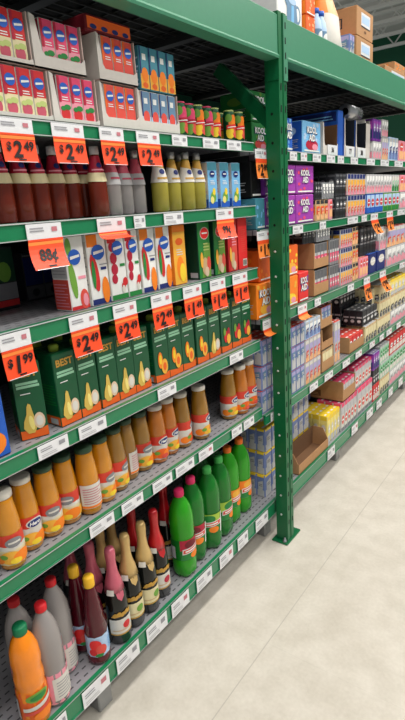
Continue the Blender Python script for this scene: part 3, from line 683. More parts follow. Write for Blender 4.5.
# ------------------------------------------------------------------ glass juice bottles on the fifth shelf
def jar(kind):
    juice, lid, lab = kind
    r = thing('juice_bottle', '', 'bottle')
    P = [(.028, 0), (.0335, .006), (.0345, .02), (.0345, .122), (.0335, .148), (.0298, .185), (.0262, .215), (.025, .236)]
    m = MB(); m.lathe(P, juice, 22); b = m.obj('glass', r)
    m = MB(); m.lathe([(.0265, .231), (.0272, .234), (.0272, .247), (.0255, .25), (.0001, .25)], lid, 20); m.obj('lid', r)
    m = MB(); F = wrapf(m, P, 8); a = .085
    if lab == 'plain':
        F.rect(-.04, .04, .028, .118, 'offwhite'); F.lines(-.032, .032, .045, .11, 7, 'inkred', 2, .35); F.rect(-.04, .04, .03, .038, 'orange', 2)
    else:
        F.rect(-a, a, .078, .122, 'tomato'); F.rect(-a, a, .02, .078, 'cream' if lab == 'old' else 'offwhite'); F.quad((-a, .07), (a, .07), (a, .08), (-a, .086), 'offwhite', 2)
        if lab in ('hero', 'herof'):
            F.ell(.004, .098, .025, .0165, 'offwhite', 3); F.ell(.004, .098, .021, .0125, 'navy', 4); F.text('Hero', .004, .098, .0125, 'white', 5, .03, .2)
        else: F.ell(.002, .095, .022, .016, 'grey', 3); F.rect(-.012, .018, .092, .098, 'offwhite', 4)
        fr = 'amber' if lab != 'herof' else 'deeporange'
        F.ell(-.012, .046, .026, .022, fr, 3); F.ell(.018, .043, .024, .02, 'orange', 4); F.ell(.045, .042, .02, .016, fr, 3); F.ell(-.045, .04, .018, .016, 'orange', 3); F.ell(.0, .034, .014, .01, 'yellow' if lab != 'herof' else 'salmon', 5); F.ell(-.028, .05, .01, .008, 'leaf', 4)
    m.obj('label_print', b); return r
jars = ((1, 498, 'amber_juice', 'lid_white', 'old', -.3), (20, 475, 'amber_juice', 'lid_white', 'hero', -.1), (42, 465, 'amber_juice', 'lid_green', 'old', -.3), (61, 455, 'amber_juice', 'lid_green', 'old', -.8), (83, 446, 'amber_juice', 'lid_green', 'plain', -.25), (98, 438, 'amber_juice', 'lid_green', 'old', .1),
        (112, 432, 'olive_juice', 'lid_green', 'old', .3), (123, 424, 'olive_juice', 'lid_green', 'plain', .6), (138, 415, 'olive_juice', 'lid_green', 'old', -.1), (154, 407.5, 'orange_juice', 'lid_white', 'herof', -.1), (165.5, 402, 'orange_juice', 'lid_white', 'hero', .1), (179.5, 393.5, 'olive_juice', 'lid_white', 'herof', .7), (198, 385, 'olive_juice', 'lid_white', 'hero', .3),
        (227, 369, 'olive_juice', 'lid_white', 'hero', 0), (239, 365.5, 'orange_juice', 'lid_white', 'herof', .05), (247.5, 361.5, 'orange_juice', 'lid_white', 'herof', 0))
placed = []
JN = {'old': 'grey badge', 'hero': 'blue oval badge', 'herof': 'blue oval and orange', 'plain': 'white text panel'}
for i, (px, py, ju, li, la, rz) in enumerate(jars):
    p = pt(px, py, z=ZE + .2155); x = min(-.115, max(p.x, -.24)); yy = p.y if abs(x - p.x) < 1e-6 else yat(px, ZE + .2, x)
    x, yy = clear_spot(px, ZE + .2, x, .0345, 'E')
    put('jar%s%s%s' % (ju, li, la), lambda: stretch(jar((ju, li, la)), .862), (x, yy, ZE), rz, '%s juice bottle with %s lid and %s, %s along the row' % ({'amber_juice': 'amber', 'olive_juice': 'olive brown', 'orange_juice': 'orange'}[ju], 'white' if li == 'lid_white' else 'green', JN[la], ORD[i]), 'glass juice bottles')

# ------------------------------------------------------------------ bottles on the lowest shelf
def soda(kind):
    cap, juice = kind
    r = thing('soda_bottle', '', 'bottle')
    P = [(.028, 0), (.042, .004), (.048, .02), (.048, .06), (.0465, .075), (.0465, .165), (.048, .185), (.048, .23), (.0462, .255), (.039, .283), (.0275, .306), (.0165, .322), (.0155, .34)]
    def wob(a, z): return 1 - (.16 * max(0, math.cos(5 * a)) * max(0, 1 - z / .05) if z < .05 else 0)
    m = MB(); m.lathe(P, juice, 30, wob=wob); b = m.obj('plastic_body', r)
    m = MB(); m.lathe([(.0185, .323), (.0192, .326), (.0192, .345), (.0175, .348), (.0001, .348)], cap, 16); m.obj('cap', r)
    m = MB(); F = wrapf(m, P, 10); a = .1
    main, low = {'cap_pink': ('crimson', 'orange'), 'cap_green': ('lime', 'green'), 'cap_orange': ('orange', 'amber')}[cap]
    F.rect(-a, a, .078, .162, 'soda_dark' if cap != 'cap_orange' else 'leaf')
    F.quad((-.05, .12), (.042, .12), (.05, .162), (-.05, .162), main, 2); F.quad((-.05, .08), (.03, .08), (.042, .12), (-.04, .118), 'green', 2)
    F.ell(-.005, .142, .026, .017, 'darkred' if cap == 'cap_pink' else low, 3); F.ell(.012, .095, .022, .014, 'orange', 4)
    F.quad((-.042, .104), (.044, .114), (.046, .136), (-.04, .126), 'white', 5); F.quad((-.039, .108), (.041, .117), (.043, .133), (-.037, .123), 'salmon', 6); F.quad((-.03, .1135), (.03, .1205), (.03, .1265), (-.03, .1195), 'white', 7)
    F.quad((.04, .078), (.046, .078), (.056, .162), (.05, .162), 'white', 5)
    F.rect(-.095, -.07, .085, .135, 'lightgrey', 3)
    m.obj('label_print', b); return r
HS = .366
sod = ((178.5, 489, 184.5, 577, 'cap_pink', 'soda_green', -.1), (190, 479, 199, 563, 'cap_pink', 'soda_dark', -.75), (206.4, 471, 211, 555, 'cap_green', 'soda_dark', -.85), (218, 462, 224, 542, 'cap_green', 'soda_dark', 0), (226.7, 453.5, 234, 533, 'cap_orange', 'soda_green', -.05), (238.5, 446, 244.5, 523, 'cap_orange', 'soda_green', -.05))
for i, (px, py, bx, by, cp, ju, rz) in enumerate(sod):
    p = pt(px, py, z=ZF + HS); q = pt(bx, by, z=ZF)
    x, y_ = clear_spot(px, ZF + .36, max(min(p.x, -.122), -.2), .048, 'F')
    put('soda' + cp + ju, lambda: stretch(soda((cp, ju)), 1.05), (x, y_, ZF), rz, 'green soda bottle with %s cap, %s' % (cp[4:], ('beside the red foil bottles' if i == 0 else 'half hidden behind the other pink capped one' if i == 1 else 'turned to show the back of its label' if i == 2 else 'with orange label front between green and orange caps' if i == 3 else 'nearer of the two' if i == 4 else 'last before the yellow edged packs')), 'green soda bottles')
for i, (px, py) in enumerate(((200, 456), (212, 449), (190, 466))):
    x, y_ = clear_spot(px, ZF + .34, -.25, .048, 'F')
    put('sodacap_greensoda_dark', None, (x, y_, ZF), -.5, 'green capped soda bottle in the second row, %s from the post' % ORD[i], 'green soda bottles')
def fizz(kind):
    r = thing('sparkling_bottle', '', 'bottle')
    P = [(.03, 0), (.0385, .006), (.0385, .135), (.036, .16), (.026, .195), (.0175, .22), (.0145, .25), (.0145, .272)]
    m = MB(); m.lathe(P, 'wine_glass', 22); b = m.obj('glass', r)
    f = {'pink': 'foil_pink', 'gold': 'foil_gold', 'red': 'foil_red'}[kind]
    Q = [(.0335, .168), (.0275, .197), (.0188, .222), (.0158, .25), (.0165, .268), (.0175, .276), (.0175, .292), (.014, .302), (.0001, .304)]
    m = MB(); m.lathe(Q, f, 20); m.obj('foil', r)
    m = MB(); F = wrapf(m, P, 8)
    F.poly([(-.016, .172), (-.012, .158), (0, .146), (.012, .158), (.016, .172)], f, 3); m.obj('foil_point', b)
    m = MB(); F = wrapf(m, P, 8); F.rect(-.05, -.022, .168, .184, 'offwhite', 5); m.obj('neck_sticker', b)
    m = MB(); F = wrapf(m, P, 8)
    F.rect(-.05, .045, .04, .088, 'offwhite' if kind != 'gold' else 'cream'); F.rect(-.05, .045, .036, .04, 'gold', 2); F.ell(.008, .066, .014, .012, {'pink': 'red', 'gold': 'leaf', 'red': 'crimson'}[kind], 3); F.rect(-.04, .03, .05, .053, 'tan', 3)
    m.obj('label_print', b)
    m = MB(); F = wrapf(m, P, 8); F.quad((-.04, .096), (.035, .1), (.035, .104), (-.04, .1), 'gold', 1)
    for k in range(5): F.ell(-.028 + k * .013, .103 + .003 * (k % 2), .009, .0065, 'gold', 2, 10, rot=.6)
    m.obj('script_lettering', b); return r
fz = ((109, 548, 'pink'), (123.7, 535, 'gold'), (140, 523, 'gold'), (152.5, 512, 'red'), (162, 501, 'red'), (88, 541, 'pink'), (98.5, 534, 'gold'), (109, 529, 'gold'), (130, 517, 'red'), (67, 557, 'pink'))
def syrup():
    r = thing('syrup_bottle', '', 'bottle')
    P = [(.03, 0), (.037, .006), (.038, .02), (.0355, .03), (.0355, .105), (.0375, .115), (.034, .14), (.036, .145), (.0305, .17), (.0325, .175), (.026, .2), (.0275, .205), (.021, .228), (.022, .233), (.0165, .255), (.0145, .268)]
    m = MB(); m.lathe(P, 'syrup', 22); b = m.obj('glass', r)
    m = MB(); m.lathe([(.017, .262), (.0175, .265), (.0175, .292), (.0155, .296), (.0001, .296)], 'cap_yellow', 16); m.obj('cap', r)
    m = MB(); F = wrapf(m, P, 8); F.rect(-.1, .09, .032, .103, 'paleblue'); F.ell(-.03, .075, .02, .02, 'brightred', 3); F.ell(-.012, .058, .018, .018, 'salmon', 4); F.ell(-.04, .05, .014, .012, 'red', 3); F.ell(-.02, .04, .014, .006, 'green', 5); F.lines(.015, .07, .05, .09, 4, 'skyblue', 3, .4)
    m.obj('label_print', b); return r
for i, (px, py) in enumerate(((88, 576), (72.5, 569))):
    p = pt(px, py, z=ZF + .314); cx_, cy_ = clear_spot(px, ZF + .31, min(p.x, -.115), .038, 'F'); put('syrup', lambda: stretch(syrup(), 1.06), (cx_, cy_, ZF), -.1, ('ruby syrup bottle with yellow cap and pale blue label, in front' if i == 0 else 'second ruby syrup bottle with yellow cap, behind the front one'), 'ruby syrup bottles')
def water():
    r = thing('water_bottle', '', 'bottle')
    P = [(.03, 0), (.04, .005), (.0425, .02), (.0425, .11), (.041, .12), (.043, .132), (.0425, .2), (.038, .235), (.028, .265), (.018, .285), (.014, .295), (.014, .306)]
    m = MB(); m.lathe(P, 'frost', 24); b = m.obj('plastic_body', r)
    m = MB(); m.lathe([(.0165, .296), (.017, .299), (.017, .314), (.015, .317), (.0001, .317)], 'cap_red', 16); m.obj('cap', r)
    m = MB(); F = wrapf(m, P, 10); F.rect(-.125, .125, .012, .112, 'palepink'); F.rect(-.02, .05, .025, .098, 'offwhite', 2); F.ell(-.06, .06, .02, .026, 'salmon', 3); F.ell(-.075, .085, .016, .014, 'red', 3); F.lines(-.01, .04, .035, .09, 6, 'inkgrey', 3, .3)
    m.obj('label_print', b); return r
for i, (px, py) in enumerate(((40, 603), (50, 578), (13, 598))):
    p = pt(px, py, z=ZF + .339); cx_, cy_ = clear_spot(px, ZF + .335, min(p.x, -.12), .043, 'F'); put('water', lambda: stretch(water(), 1.07), (cx_, cy_, ZF), .25 * i - .2, 'clear bottle with red cap and pink label, ' + ['in front beside the orange drink', 'behind, next to the ruby syrup', 'in the second row behind the orange drink'][i], 'clear red capped bottles')
cn = {}
for i, (px, py, k) in enumerate(fz):
    p = pt(px, py, z=ZF + .355); cn[k] = cn.get(k, 0) + 1
    cx_, cy_ = clear_spot(px, ZF + .35, min(p.x, -.116), .0385, 'F')
    put('fizz' + k, lambda: stretch(fizz(k), 1.168), (cx_, cy_, ZF), -.25 + random.random() * .2, 'dark bottle with %s foil neck, %s' % (k, {0: 'in front, next to the ruby syrup', 1: 'in front beside the pink one', 2: 'in front beside the red ones', 3: 'in front, the nearer of two', 4: 'beside the green soda', 5: 'behind the ruby syrup', 6: 'behind, nearest the pink ones', 7: 'behind the front gold pair', 8: 'behind the front red pair', 9: 'deepest in the shade by the clear bottles'}[i]), 'foil topped sparkling bottles')
put('water', None, (-.19, .44, ZF), .3, 'clear pink labelled bottle nearest the viewer, before the orange drink', 'clear red capped bottles')
def orange_bottle():
    r = thing('orange_drink_bottle', 'orange drink bottle with dark green cap, nearest the camera on the lowest shelf', 'bottle')
    P = [(.032, 0), (.041, .006), (.042, .03), (.042, .12), (.0395, .128), (.0425, .138), (.0425, .16), (.039, .185), (.0425, .21), (.039, .245), (.03, .272), (.02, .288), (.0155, .294), (.0155, .304)]
    m = MB(); m.lathe(P, 'orange_drink', 24); b = m.obj('plastic_body', r)
    m = MB(); m.lathe([(.019, .292), (.0198, .295), (.0198, .314), (.0175, .318), (.0001, .318)], 'cap_darkgreen', 16); m.obj('cap', r)
    m = MB(); F = wrapf(m, P, 10); F.rect(-.13, .13, .02, .122, 'deeporange'); F.ell(0, .105, .034, .015, 'leaf', 3); F.ell(.002, .104, .024, .009, 'green', 4); F.quad((-.045, .062), (.045, .074), (.045, .088), (-.045, .074), 'offwhite', 4); F.quad((-.045, .05), (.045, .06), (.045, .07), (-.045, .058), 'salmon', 5); F.ell(.01, .04, .03, .014, 'orange', 5); F.rect(-.11, -.06, .03, .1, 'lightgrey', 3)
    m.obj('label_print', b); return r
o = stretch(orange_bottle(), 1.02); p = pt(19, 624, z=ZF + .325); cx_, cy_ = clear_spot(19, ZF + .32, -.118, .0425, 'O'); o.location = (cx_, cy_, ZF); o.rotation_euler.z = -.2

# ------------------------------------------------------------------ drink packs and cases (beyond the shelf end)
def scallop(w, d, n, m_, nt=.004):
    P = []
    for k in range(n):
        y0, y1 = -w / 2 + k * w / n, -w / 2 + (k + 1) * w / n
        P += [(d / 2, y0 + nt), (d / 2, y1 - nt)]
        if k < n - 1: P.append((d / 2 - nt, y1))
    for k in range(m_):
        x0, x1 = d / 2 - k * d / m_, d / 2 - (k + 1) * d / m_
        P += [(x0 - nt, w / 2), (x1 + nt, w / 2)]
        if k < m_ - 1: P.append((x1, w / 2 - nt))
    P += [(-d / 2, w / 2 - nt), (-d / 2, -w / 2 + nt)]
    for k in range(m_):
        x0, x1 = -d / 2 + k * d / m_, -d / 2 + (k + 1) * d / m_
        P += [(x0 + nt, -w / 2), (x1 - nt, -w / 2)]
        if k < m_ - 1: P.append((x1, -w / 2 + nt))
    return P
ST = {  # name: body, top, bands (v0,v1,colour), blob (colour, v, r)
    'bluepack': ('packblue', 'salmon', ((.05, .5, 'lightgrey'), (.5, .78, 'packblue'), (.78, .95, 'lilac')), ('steelblue', .62, .2)),
    'palepack': ('paleblue', 'white', ((.05, .34, 'packblue'), (.34, .8, 'white'), (.8, .95, 'lightgrey')), ('navy', .45, .17)),
    'yellowedge': ('packblue', 'yellow', ((.0, .3, 'lightgrey'), (.3, .86, 'packblue'), (.9, 1.0, 'yellow')), ('lightgrey', .5, .24)),
    'darkyellow': ('navy', 'yellow', ((.05, .5, 'packblue'), (.9, 1.0, 'yellow')), ('charcoal', .5, .2)),
    'orangesilver': ('lightgrey', 'navy', ((.0, .2, 'palepink'), (.2, .48, 'peach'), (.48, .72, 'amber'), (.76, .98, 'navy')), ('salmon', .3, .16)),
    'pinkcan': ('grey', 'midgrey', ((.12, .5, 'pink'), (.5, .62, 'lightgrey'), (.64, .95, 'midgrey')), ('palepink', .3, .15)),
    'blackpack': ('charcoal', 'midgrey', ((.1, .3, 'black'), (.4, .46, 'grey'), (.86, .95, 'midgrey')), ('grey', .62, .12)),
    'silverpack': ('silver', 'lightgrey', ((.1, .3, 'grey'), (.7, .9, 'white')), ('white', .5, .2)),
    'tanpack': ('tan', 'lightgrey', ((.05, .3, 'peach'), (.3, .7, 'orange'), (.8, .98, 'charcoal')), ('salmon', .5, .2)),
    'pouchblue': ('blue', 'white', ((.3, .95, 'paleblue'), (.02, .26, 'blue')), ('red', .55, .2)),
    'pouchgreen': ('leaf', 'white', ((.3, .95, 'paleblue'), (.02, .26, 'green')), ('red', .55, .2)),
    'greywhite': ('lightgrey', 'white', ((.05, .4, 'palepink'), (.45, .9, 'white')), ('lightgrey', .5, .2)),
    'greengrey': ('lightgrey', 'white', ((.05, .35, 'green'), (.4, .9, 'offwhite')), ('mint', .5, .2)),
    'pinkpale': ('palepink', 'salmon', ((.1, .5, 'peach'), (.55, .9, 'palepink')), ('salmon', .7, .2)),
    'navybox': ('navy', 'blue', ((.1, .9, 'navy'),), ('offwhite', .6, .22)),
    'redtop': ('lightgrey', 'pink', ((.0, .12, 'grey'), (.12, .6, 'offwhite'), (.62, .8, 'lightgrey'), (.86, 1, 'pink')), ('salmon', .4, .16)),
    'yellowtop': ('paleyellow', 'yellow', ((.0, .25, 'lightgrey'), (.25, .8, 'paleyellow'), (.84, 1, 'yellow')), ('offwhite', .5, .2)),
    'greencan': ('mint', 'lightgrey', ((.05, .35, 'offwhite'), (.4, .8, 'mint'), (.86, 1, 'lightgrey')), ('green', .55, .22)),
    'creamcan': ('cream', 'lightgrey', ((.05, .3, 'grey'), (.35, .8, 'cream'), (.86, 1, 'tan')), ('charcoal', .25, .2)),
    'darkcan': ('charcoal', 'midgrey', ((.08, .45, 'black'), (.5, .6, 'lightgrey'), (.66, .92, 'charcoal')), ('lightgrey', .3, .12)),
    'redcan': ('red', 'salmon', ((.08, .4, 'offwhite'), (.5, .8, 'red')), ('white', .6, .15)),
    'purplecan': ('purple', 'lilac', ((.1, .5, 'navy'), (.55, .9, 'violet')), ('lilac', .6, .2)),
    'pinkwhite': ('lightgrey', 'salmon', ((.0, .22, 'peach'), (.22, .5, 'lightgrey'), (.5, .78, 'lilac'), (.8, .94, 'offwhite')), ('salmon', .36, .18)),
}
BOXES = []
def fit(x, d, y0, y1, z, h):               # trim a case so it only touches, never enters, the cases already standing
    for b0, b1, c0, c1, e0, e1 in BOXES:
        if min(x, b1) - max(x - d, b0) > .002 and min(z + h, e1) - max(z, e0) > .004 and min(y1, c1) - max(y0, c0) > -.0005:
            if c0 + c1 < y0 + y1: y0 = max(y0, c1 + .001)
            else: y1 = min(y1, c0 - .001)
    BOXES.append((x - d, x, y0, y1, z, z + h)); return y0, y1
def pack(style, label, group, px0, px1, z, h, n=4, m_=3, d=.12, x=-.085, y0=None, y1=None, inside=False):
    if y0 is None: y0 = yat(px0, z + h / 2, x)
    if y1 is None: y1 = yat(px1, z + h / 2, x)
    if not inside: y0, y1 = fit(x, d, y0, y1, z, h)
    w = y1 - y0; bc, tc, bands, blob = ST[style]
    r = thing('drink_pack', label, 'drink pack', group, (x - d / 2, (y0 + y1) / 2, z + .001))
    m = MB(); m.prism(scallop(w, d, n, m_), 0, h - .002, bc, top=tc); b_ = m.obj('wrap_body', r)
    for mk, org, ww, nn, pn in ((front, d / 2, w, n, 'front_print'), (side, -w / 2, d, m_, 'side_print')):
        m = MB(); FF = mk(m, org)
        for k in range(nn):
            a = -ww / 2 + k * ww / nn + .0045; e = -ww / 2 + (k + 1) * ww / nn - .0045
            for v0, v1, cc in bands: FF.rect(a, e, v0 * h * .985 + .0005, v1 * h * .985, cc, 1)
            s = (e - a) / 2; mid = (a + e) / 2; bv = blob[1] * h; bh = min(blob[2] * h, s * 1.6)
            if style in ('bluepack', 'palepack', 'pinkwhite', 'orangesilver', 'greywhite', 'yellowedge', 'tanpack', 'creamcan', 'greengrey'):
                FF.quad((mid - s * .7, bv - bh), (mid + s * .7, bv - bh * .5), (mid + s * .7, bv + bh), (mid - s * .7, bv + bh * .6), blob[0], 3); FF.lines(mid - s * .5, mid + s * .55, bv - bh * .1, bv + bh * .5, 2, 'offwhite' if blob[0] != 'lightgrey' else 'grey', 5, .5)
                FF.ell(mid + s * .2, bv - bh * .75, s * .45, s * .45, bands[0][2], 4, 8)
            else: FF.ell(mid, bv, s * .75, bh, blob[0], 3, 10); FF.rect(a + s * .4, e - s * .4, bv - .03 * h, bv + .03 * h, 'white' if blob[0] != 'white' else 'grey', 4)
        m.obj(pn, b_)
    m = MB(); T = topf(m, h - .002)
    for k in range(n):
        for j in range(m_): T.rect(-w / 2 + (k + .25) * w / n, -w / 2 + (k + .75) * w / n, -d / 2 + (j + .35) * d / m_, -d / 2 + (j + .6) * d / m_, 'white' if tc != 'white' else 'grey')
    m.obj('top_print', b_)
    return r
def case(col, label, group, px0, px1, z, h, lines, d=.14, x=-.085, accent='pink', sidecol=None, splash=None, y0=None, y1=None):
    if y0 is None: y0, y1 = yat(px0, z + h / 2, x), yat(px1, z + h / 2, x)
    y0, y1 = fit(x, d, y0, y1, z, h)
    w = y1 - y0
    r = thing('drink_case', label, 'drink case', group, (x - d / 2, (y0 + y1) / 2, z + .001))
    m = MB(); m.box(-d / 2, d / 2, -w / 2, w / 2, 0, h - .002, col, bev=.003); b_ = m.obj('case_body', r)
    m = MB(); F = front(m, d / 2); rnd = random.Random(hash(label) % 99 if False else len(label))
    for k in range(9):
        u, v = rnd.uniform(-.42, .42) * w, rnd.uniform(.08, .92) * h; F.ell(u, v, w * .07, h * .06, accent, 1.0, 10)
    if splash: F.ell(0, h * .26, w * .34, h * .17, splash, 2); F.ell(w * .16, h * .2, w * .16, h * .1, 'palepink', 3)
    for i, t in enumerate(lines):
        v = h * (.72 - .24 * i)
        F.text(t, 0, v - h * .012, h * .23, 'navy', 4, w * .78); F.text(t, -w * .015, v, h * .21, 'white', 6, w * .7)
    F.rect(-w * .42, w * .42, h * .05, h * .1, 'white', 2)
    m.obj('front_print', b_)
    m = MB(); G = side(m, -w / 2); sc = sidecol or col
    G.rect(-d * .47, d * .47, h * .03, h * .97, sc); G.ell(0, h * .68, d * .26, h * .14, accent, 2); G.lines(-d * .34, d * .34, h * .16, h * .46, 5, 'lightgrey', 2, .35)
    m.obj('side_print', b_)
    return r
KA = ['KOOL', 'AID']
# left of the post
gr = 'drink cases stacked by the post'
case('green', 'green drink case with white lettering, lower of the two by the upper post', gr, 254, 267.5, R1, .118, KA, d=.15, x=-.165, accent='leaf', splash='salmon', y0=2.012, y1=2.15)
case('green', 'green drink case with white lettering, upper of the two behind the brace', gr, 253, 266, R1 + .119, .118, KA, d=.15, x=-.165, accent='leaf', splash='palepink', y0=2.012, y1=2.15)
pack('darkcan', 'dim green multipack in the shade behind the cans', 'shaded packs on the top shelf', 196, 212, ZA, .125, 4, 2, .1, -.3)
pack('navybox', 'dim blue multipack in the shade behind the cans', 'shaded packs on the top shelf', 217, 229, ZA, .12, 3, 2, .1, -.36)
case('teal', 'teal drink case standing low beside the shelf end', gr, 0, 0, R2, .125, [], d=.12, accent='skyblue', y0=1.89, y1=1.962)
case('black', 'black display box standing dark on the teal case', gr, 0, 0, R2 + .126, .14, [], d=.16, x=-.1, accent='charcoal', y0=1.885, y1=1.962)
case('purple', 'purple drink case by the post, lower of two', gr, 259.5, 271, R2, .13, KA, d=.13, accent='violet')
case('purple', 'purple drink case by the post, upper of two', gr, 259.5, 271, R2 + .131, .1, KA, d=.13, accent='violet')
case('orange', 'orange drink case with white lettering on blue, left of the post', gr, 257, 274, R3, .15, KA, d=.12, accent='amber', splash='amber')
case('deeporange', 'plain orange drink case stacked on the lettered one beside the post', gr, 259, 274, R3 + .151, .135, [], d=.15, x=-.1, accent='orange')
for i, (h0, hh) in enumerate(((0, .108), (.109, .112), (.222, .12))):
    pack('bluepack', 'blue juice box pack beside the post, %s of three stacked' % ['bottom', 'middle', 'top'][i], 'blue packs beside the post', 262, 280, R4 + h0, hh, 4, 3, .13, -.09)
for i in range(3):
    pack('yellowedge', 'pale blue pack with yellow top edge near the post foot, %s of three' % ['bottom', 'middle', 'top'][i], 'yellow edged packs by the post', 265, 284, ZF + i * .118 if i else ZF, .117, 3, 3, .14, -.12)
# shelf R1 beyond the post
g1 = 'cases and trays on the top shelf beyond the post'
case('blue', 'narrow blue drink case half hidden behind the upper post', g1, 285.5, 292.5, R1, .135, KA, d=.12, accent='skyblue')
case('skyblue', 'bright blue drink case with white lettering and red splash', g1, 302.5, 320.5, R1, .138, KA, d=.13, accent='paleblue', sidecol='blue', splash='crimson')
tray(yat(336, 1.85) - yat(321, 1.85) - .004, .18, .15, .045, .018, 'white display tray with brown inside beside the blue case', (-.09 - .09, (yat(321, 1.85) + yat(336, 1.85)) / 2, R1), 'card_white', True, 'card_dark', g1)
def num(txt, px, z, h, x, w, nm, label):
    r = thing(nm, label, 'sign', g1, (x, yat(px, z), z - h / 2)); m = MB(); m.box(0, .002, -w / 2, w / 2, 0, h, 'paper'); q = m.obj('card', r)
    m = MB(); front(m, .002).text(txt, 0, h * .5, h * .55, 'ink', 2, w * .7); m.obj('lettering', q)
num('36', 330, R1 + .026, .045, -.088, .12, 'count_card', 'white card reading 36 on the brown lined tray')
def big_blue():
    y0, y1 = yat(337, 1.9), yat(342, 1.9); w = y1 - y0; d = .34
    r = thing('display_carton', 'tall blue display carton beside the brown lined tray on the top shelf', 'display carton', g1, (-.095 - d / 2, (y0 + y1) / 2, R1))
    m = MB(); m.box(-d / 2, d / 2, -w / 2, w / 2, 0, .222, 'blue', bev=.003); q = m.obj('carton_body', r)
    m = MB(); G = side(m, -w / 2); G.rect(-d * .47, d * .47, .17, .215, 'navy'); G.lines(-d * .05, d * .42, .178, .205, 2, 'skyblue', 2); m.obj('side_print', q)
big_blue()
for i, (a, b_, tx) in enumerate(((342.6, 353, '77'), (354, 364.5, '38'))):
    ya, yb = yat(a, 1.85), yat(b_, 1.85)
    tray(yb - ya - .004, .2, .19, .055, .012, ['blue lined display tray with white front reading 77', 'blue lined display tray with white front reading 38'][i], (-.19, (ya + yb) / 2, R1), 'card_white', False, 'charcoal', g1, 'blue')
    num(tx, (a + b_) / 2, R1 + .027, .05, -.088, (yb - ya) * .75, 'count_card', 'white card reading %s on a blue lined tray' % tx)
g1b = 'white and purple packs far along the top shelf'
for i, (a, b_, z0, hh, st, lb) in enumerate(((373, 381, 0, .1, 'greywhite', 'white display pack with dark window, bottom of the far stack'), (373, 381, .101, .12, 'purplecan', 'purple and white pack on the white display pack'), (382, 388, 0, .13, 'pinkwhite', 'pale lilac banded pack beside the far white stack'), (382, 388, .131, .1, 'greywhite', 'grey white pack topping the lilac banded one'), (389, 398, 0, .14, 'palepack', 'pale blue pack under the far brace'), (399, 412, 0, .13, 'pinkpale', 'pale pink pack at the far end of the top shelf'))):
    pack(st, lb, g1b, a, b_, R1 + z0, hh, 3, 2, .16)
tray(yat(371.5, 1.86, -.085) - yat(366.2, 1.86, -.085), .18, .21, .19, .01, 'plain grey white shipping tray between cards and purple packs', (-.19, (yat(372, 1.86, -.085) + yat(366, 1.86, -.085)) / 2 + .012, R1), 'card_white', False, 'card_white', g1)
def roll():
    r = thing('wrapped_roll', 'silver wrapped roll lying on top of the far trays', 'roll', None, (-.17, yat(363, 2.03), R1 + .25)); m = MB()
    m.lathe([(.02, -.09), (.04, -.088), (.042, 0), (.04, .088), (.02, .09)], 'silver', 18)
    for k in range(len(m.v)): x, yy, zz = m.v[k]; m.v[k] = (x, zz, yy)
    m.obj('roll_body', r); m = MB(); m.lathe([(.004, .0905), (.019, .0905)], 'charcoal', 14)
    for k in range(len(m.v)): x, yy, zz = m.v[k]; m.v[k] = (x, -zz, yy)
    m.obj('core', r)
roll()
# shelf R2
g2 = 'packs on the second shelf beyond the post'
for i in range(2):
    z = R2 + i * .132; hh = .13 if i == 0 else .126; lv = ['lower', 'upper'][i]
    case('violet', 'purple drink case partly behind the post, %s one' % lv, 'purple drink cases', 283, 295.5, z, hh, KA, d=.14, accent='purple')
    case('violet', 'purple drink case with white lettering clear of the post, %s one' % lv, 'purple drink cases', 296.2, 313.5, z, hh, KA, d=.14, accent='pink')
pack('tanpack', 'orange and tan juice pack beside the purple cases', g2, 316, 328, R2, .1, 3, 3, .12)
pack('blackpack', 'black pack lying on the tan juice pack', g2, 315, 322, R2 + .101, .085, 3, 3, .12)
pack('silverpack', 'silver grey wrapped pack on the tan juice pack', g2, 322.5, 334, R2 + .102, .08, 4, 3, .12)
pack('pinkpale', 'narrow pale pack standing in the dark gap by the tan one', g2, 329, 332.5, R2, .1, 1, 3, .12)
for i in range(2):
    lv = ['lower', 'upper'][i]; z = R2 + i * .113
    pack('blackpack', '%s black pack beside the orange and silver ones' % lv, g2, 335.5, 346, z, .112, 3, 3, .14)
    pack('orangesilver', '%s orange and silver juice pack on the second shelf' % lv, g2, 347.5, 365, z, .112, 6, 3, .14)
for i, (a, b_, st, st2) in enumerate(((366.5, 374.5, 'pouchblue', 'greywhite'), (375, 383, 'pouchblue', 'greywhite'), (383.5, 391.5, 'pouchgreen', 'greywhite'), (392, 399, 'pouchgreen', 'greengrey'), (400, 410, 'greywhite', 'pinkpale'))):
    pack(st, '%s, %s along from the orange packs' % ({'pouchblue': 'blue pouch box with red picture', 'pouchgreen': 'green pouch box with red picture', 'greywhite': 'pale grey pack at the bottom'}[st], ORD[i]), 'pouch boxes', a, b_, R2, .112, 2, 3, .14)
    pack(st2, 'pale pack stacked on the %s pouch box from the orange packs' % ORD[i], 'pouch boxes', a, b_, R2 + .113, .112, 3, 3, .14)
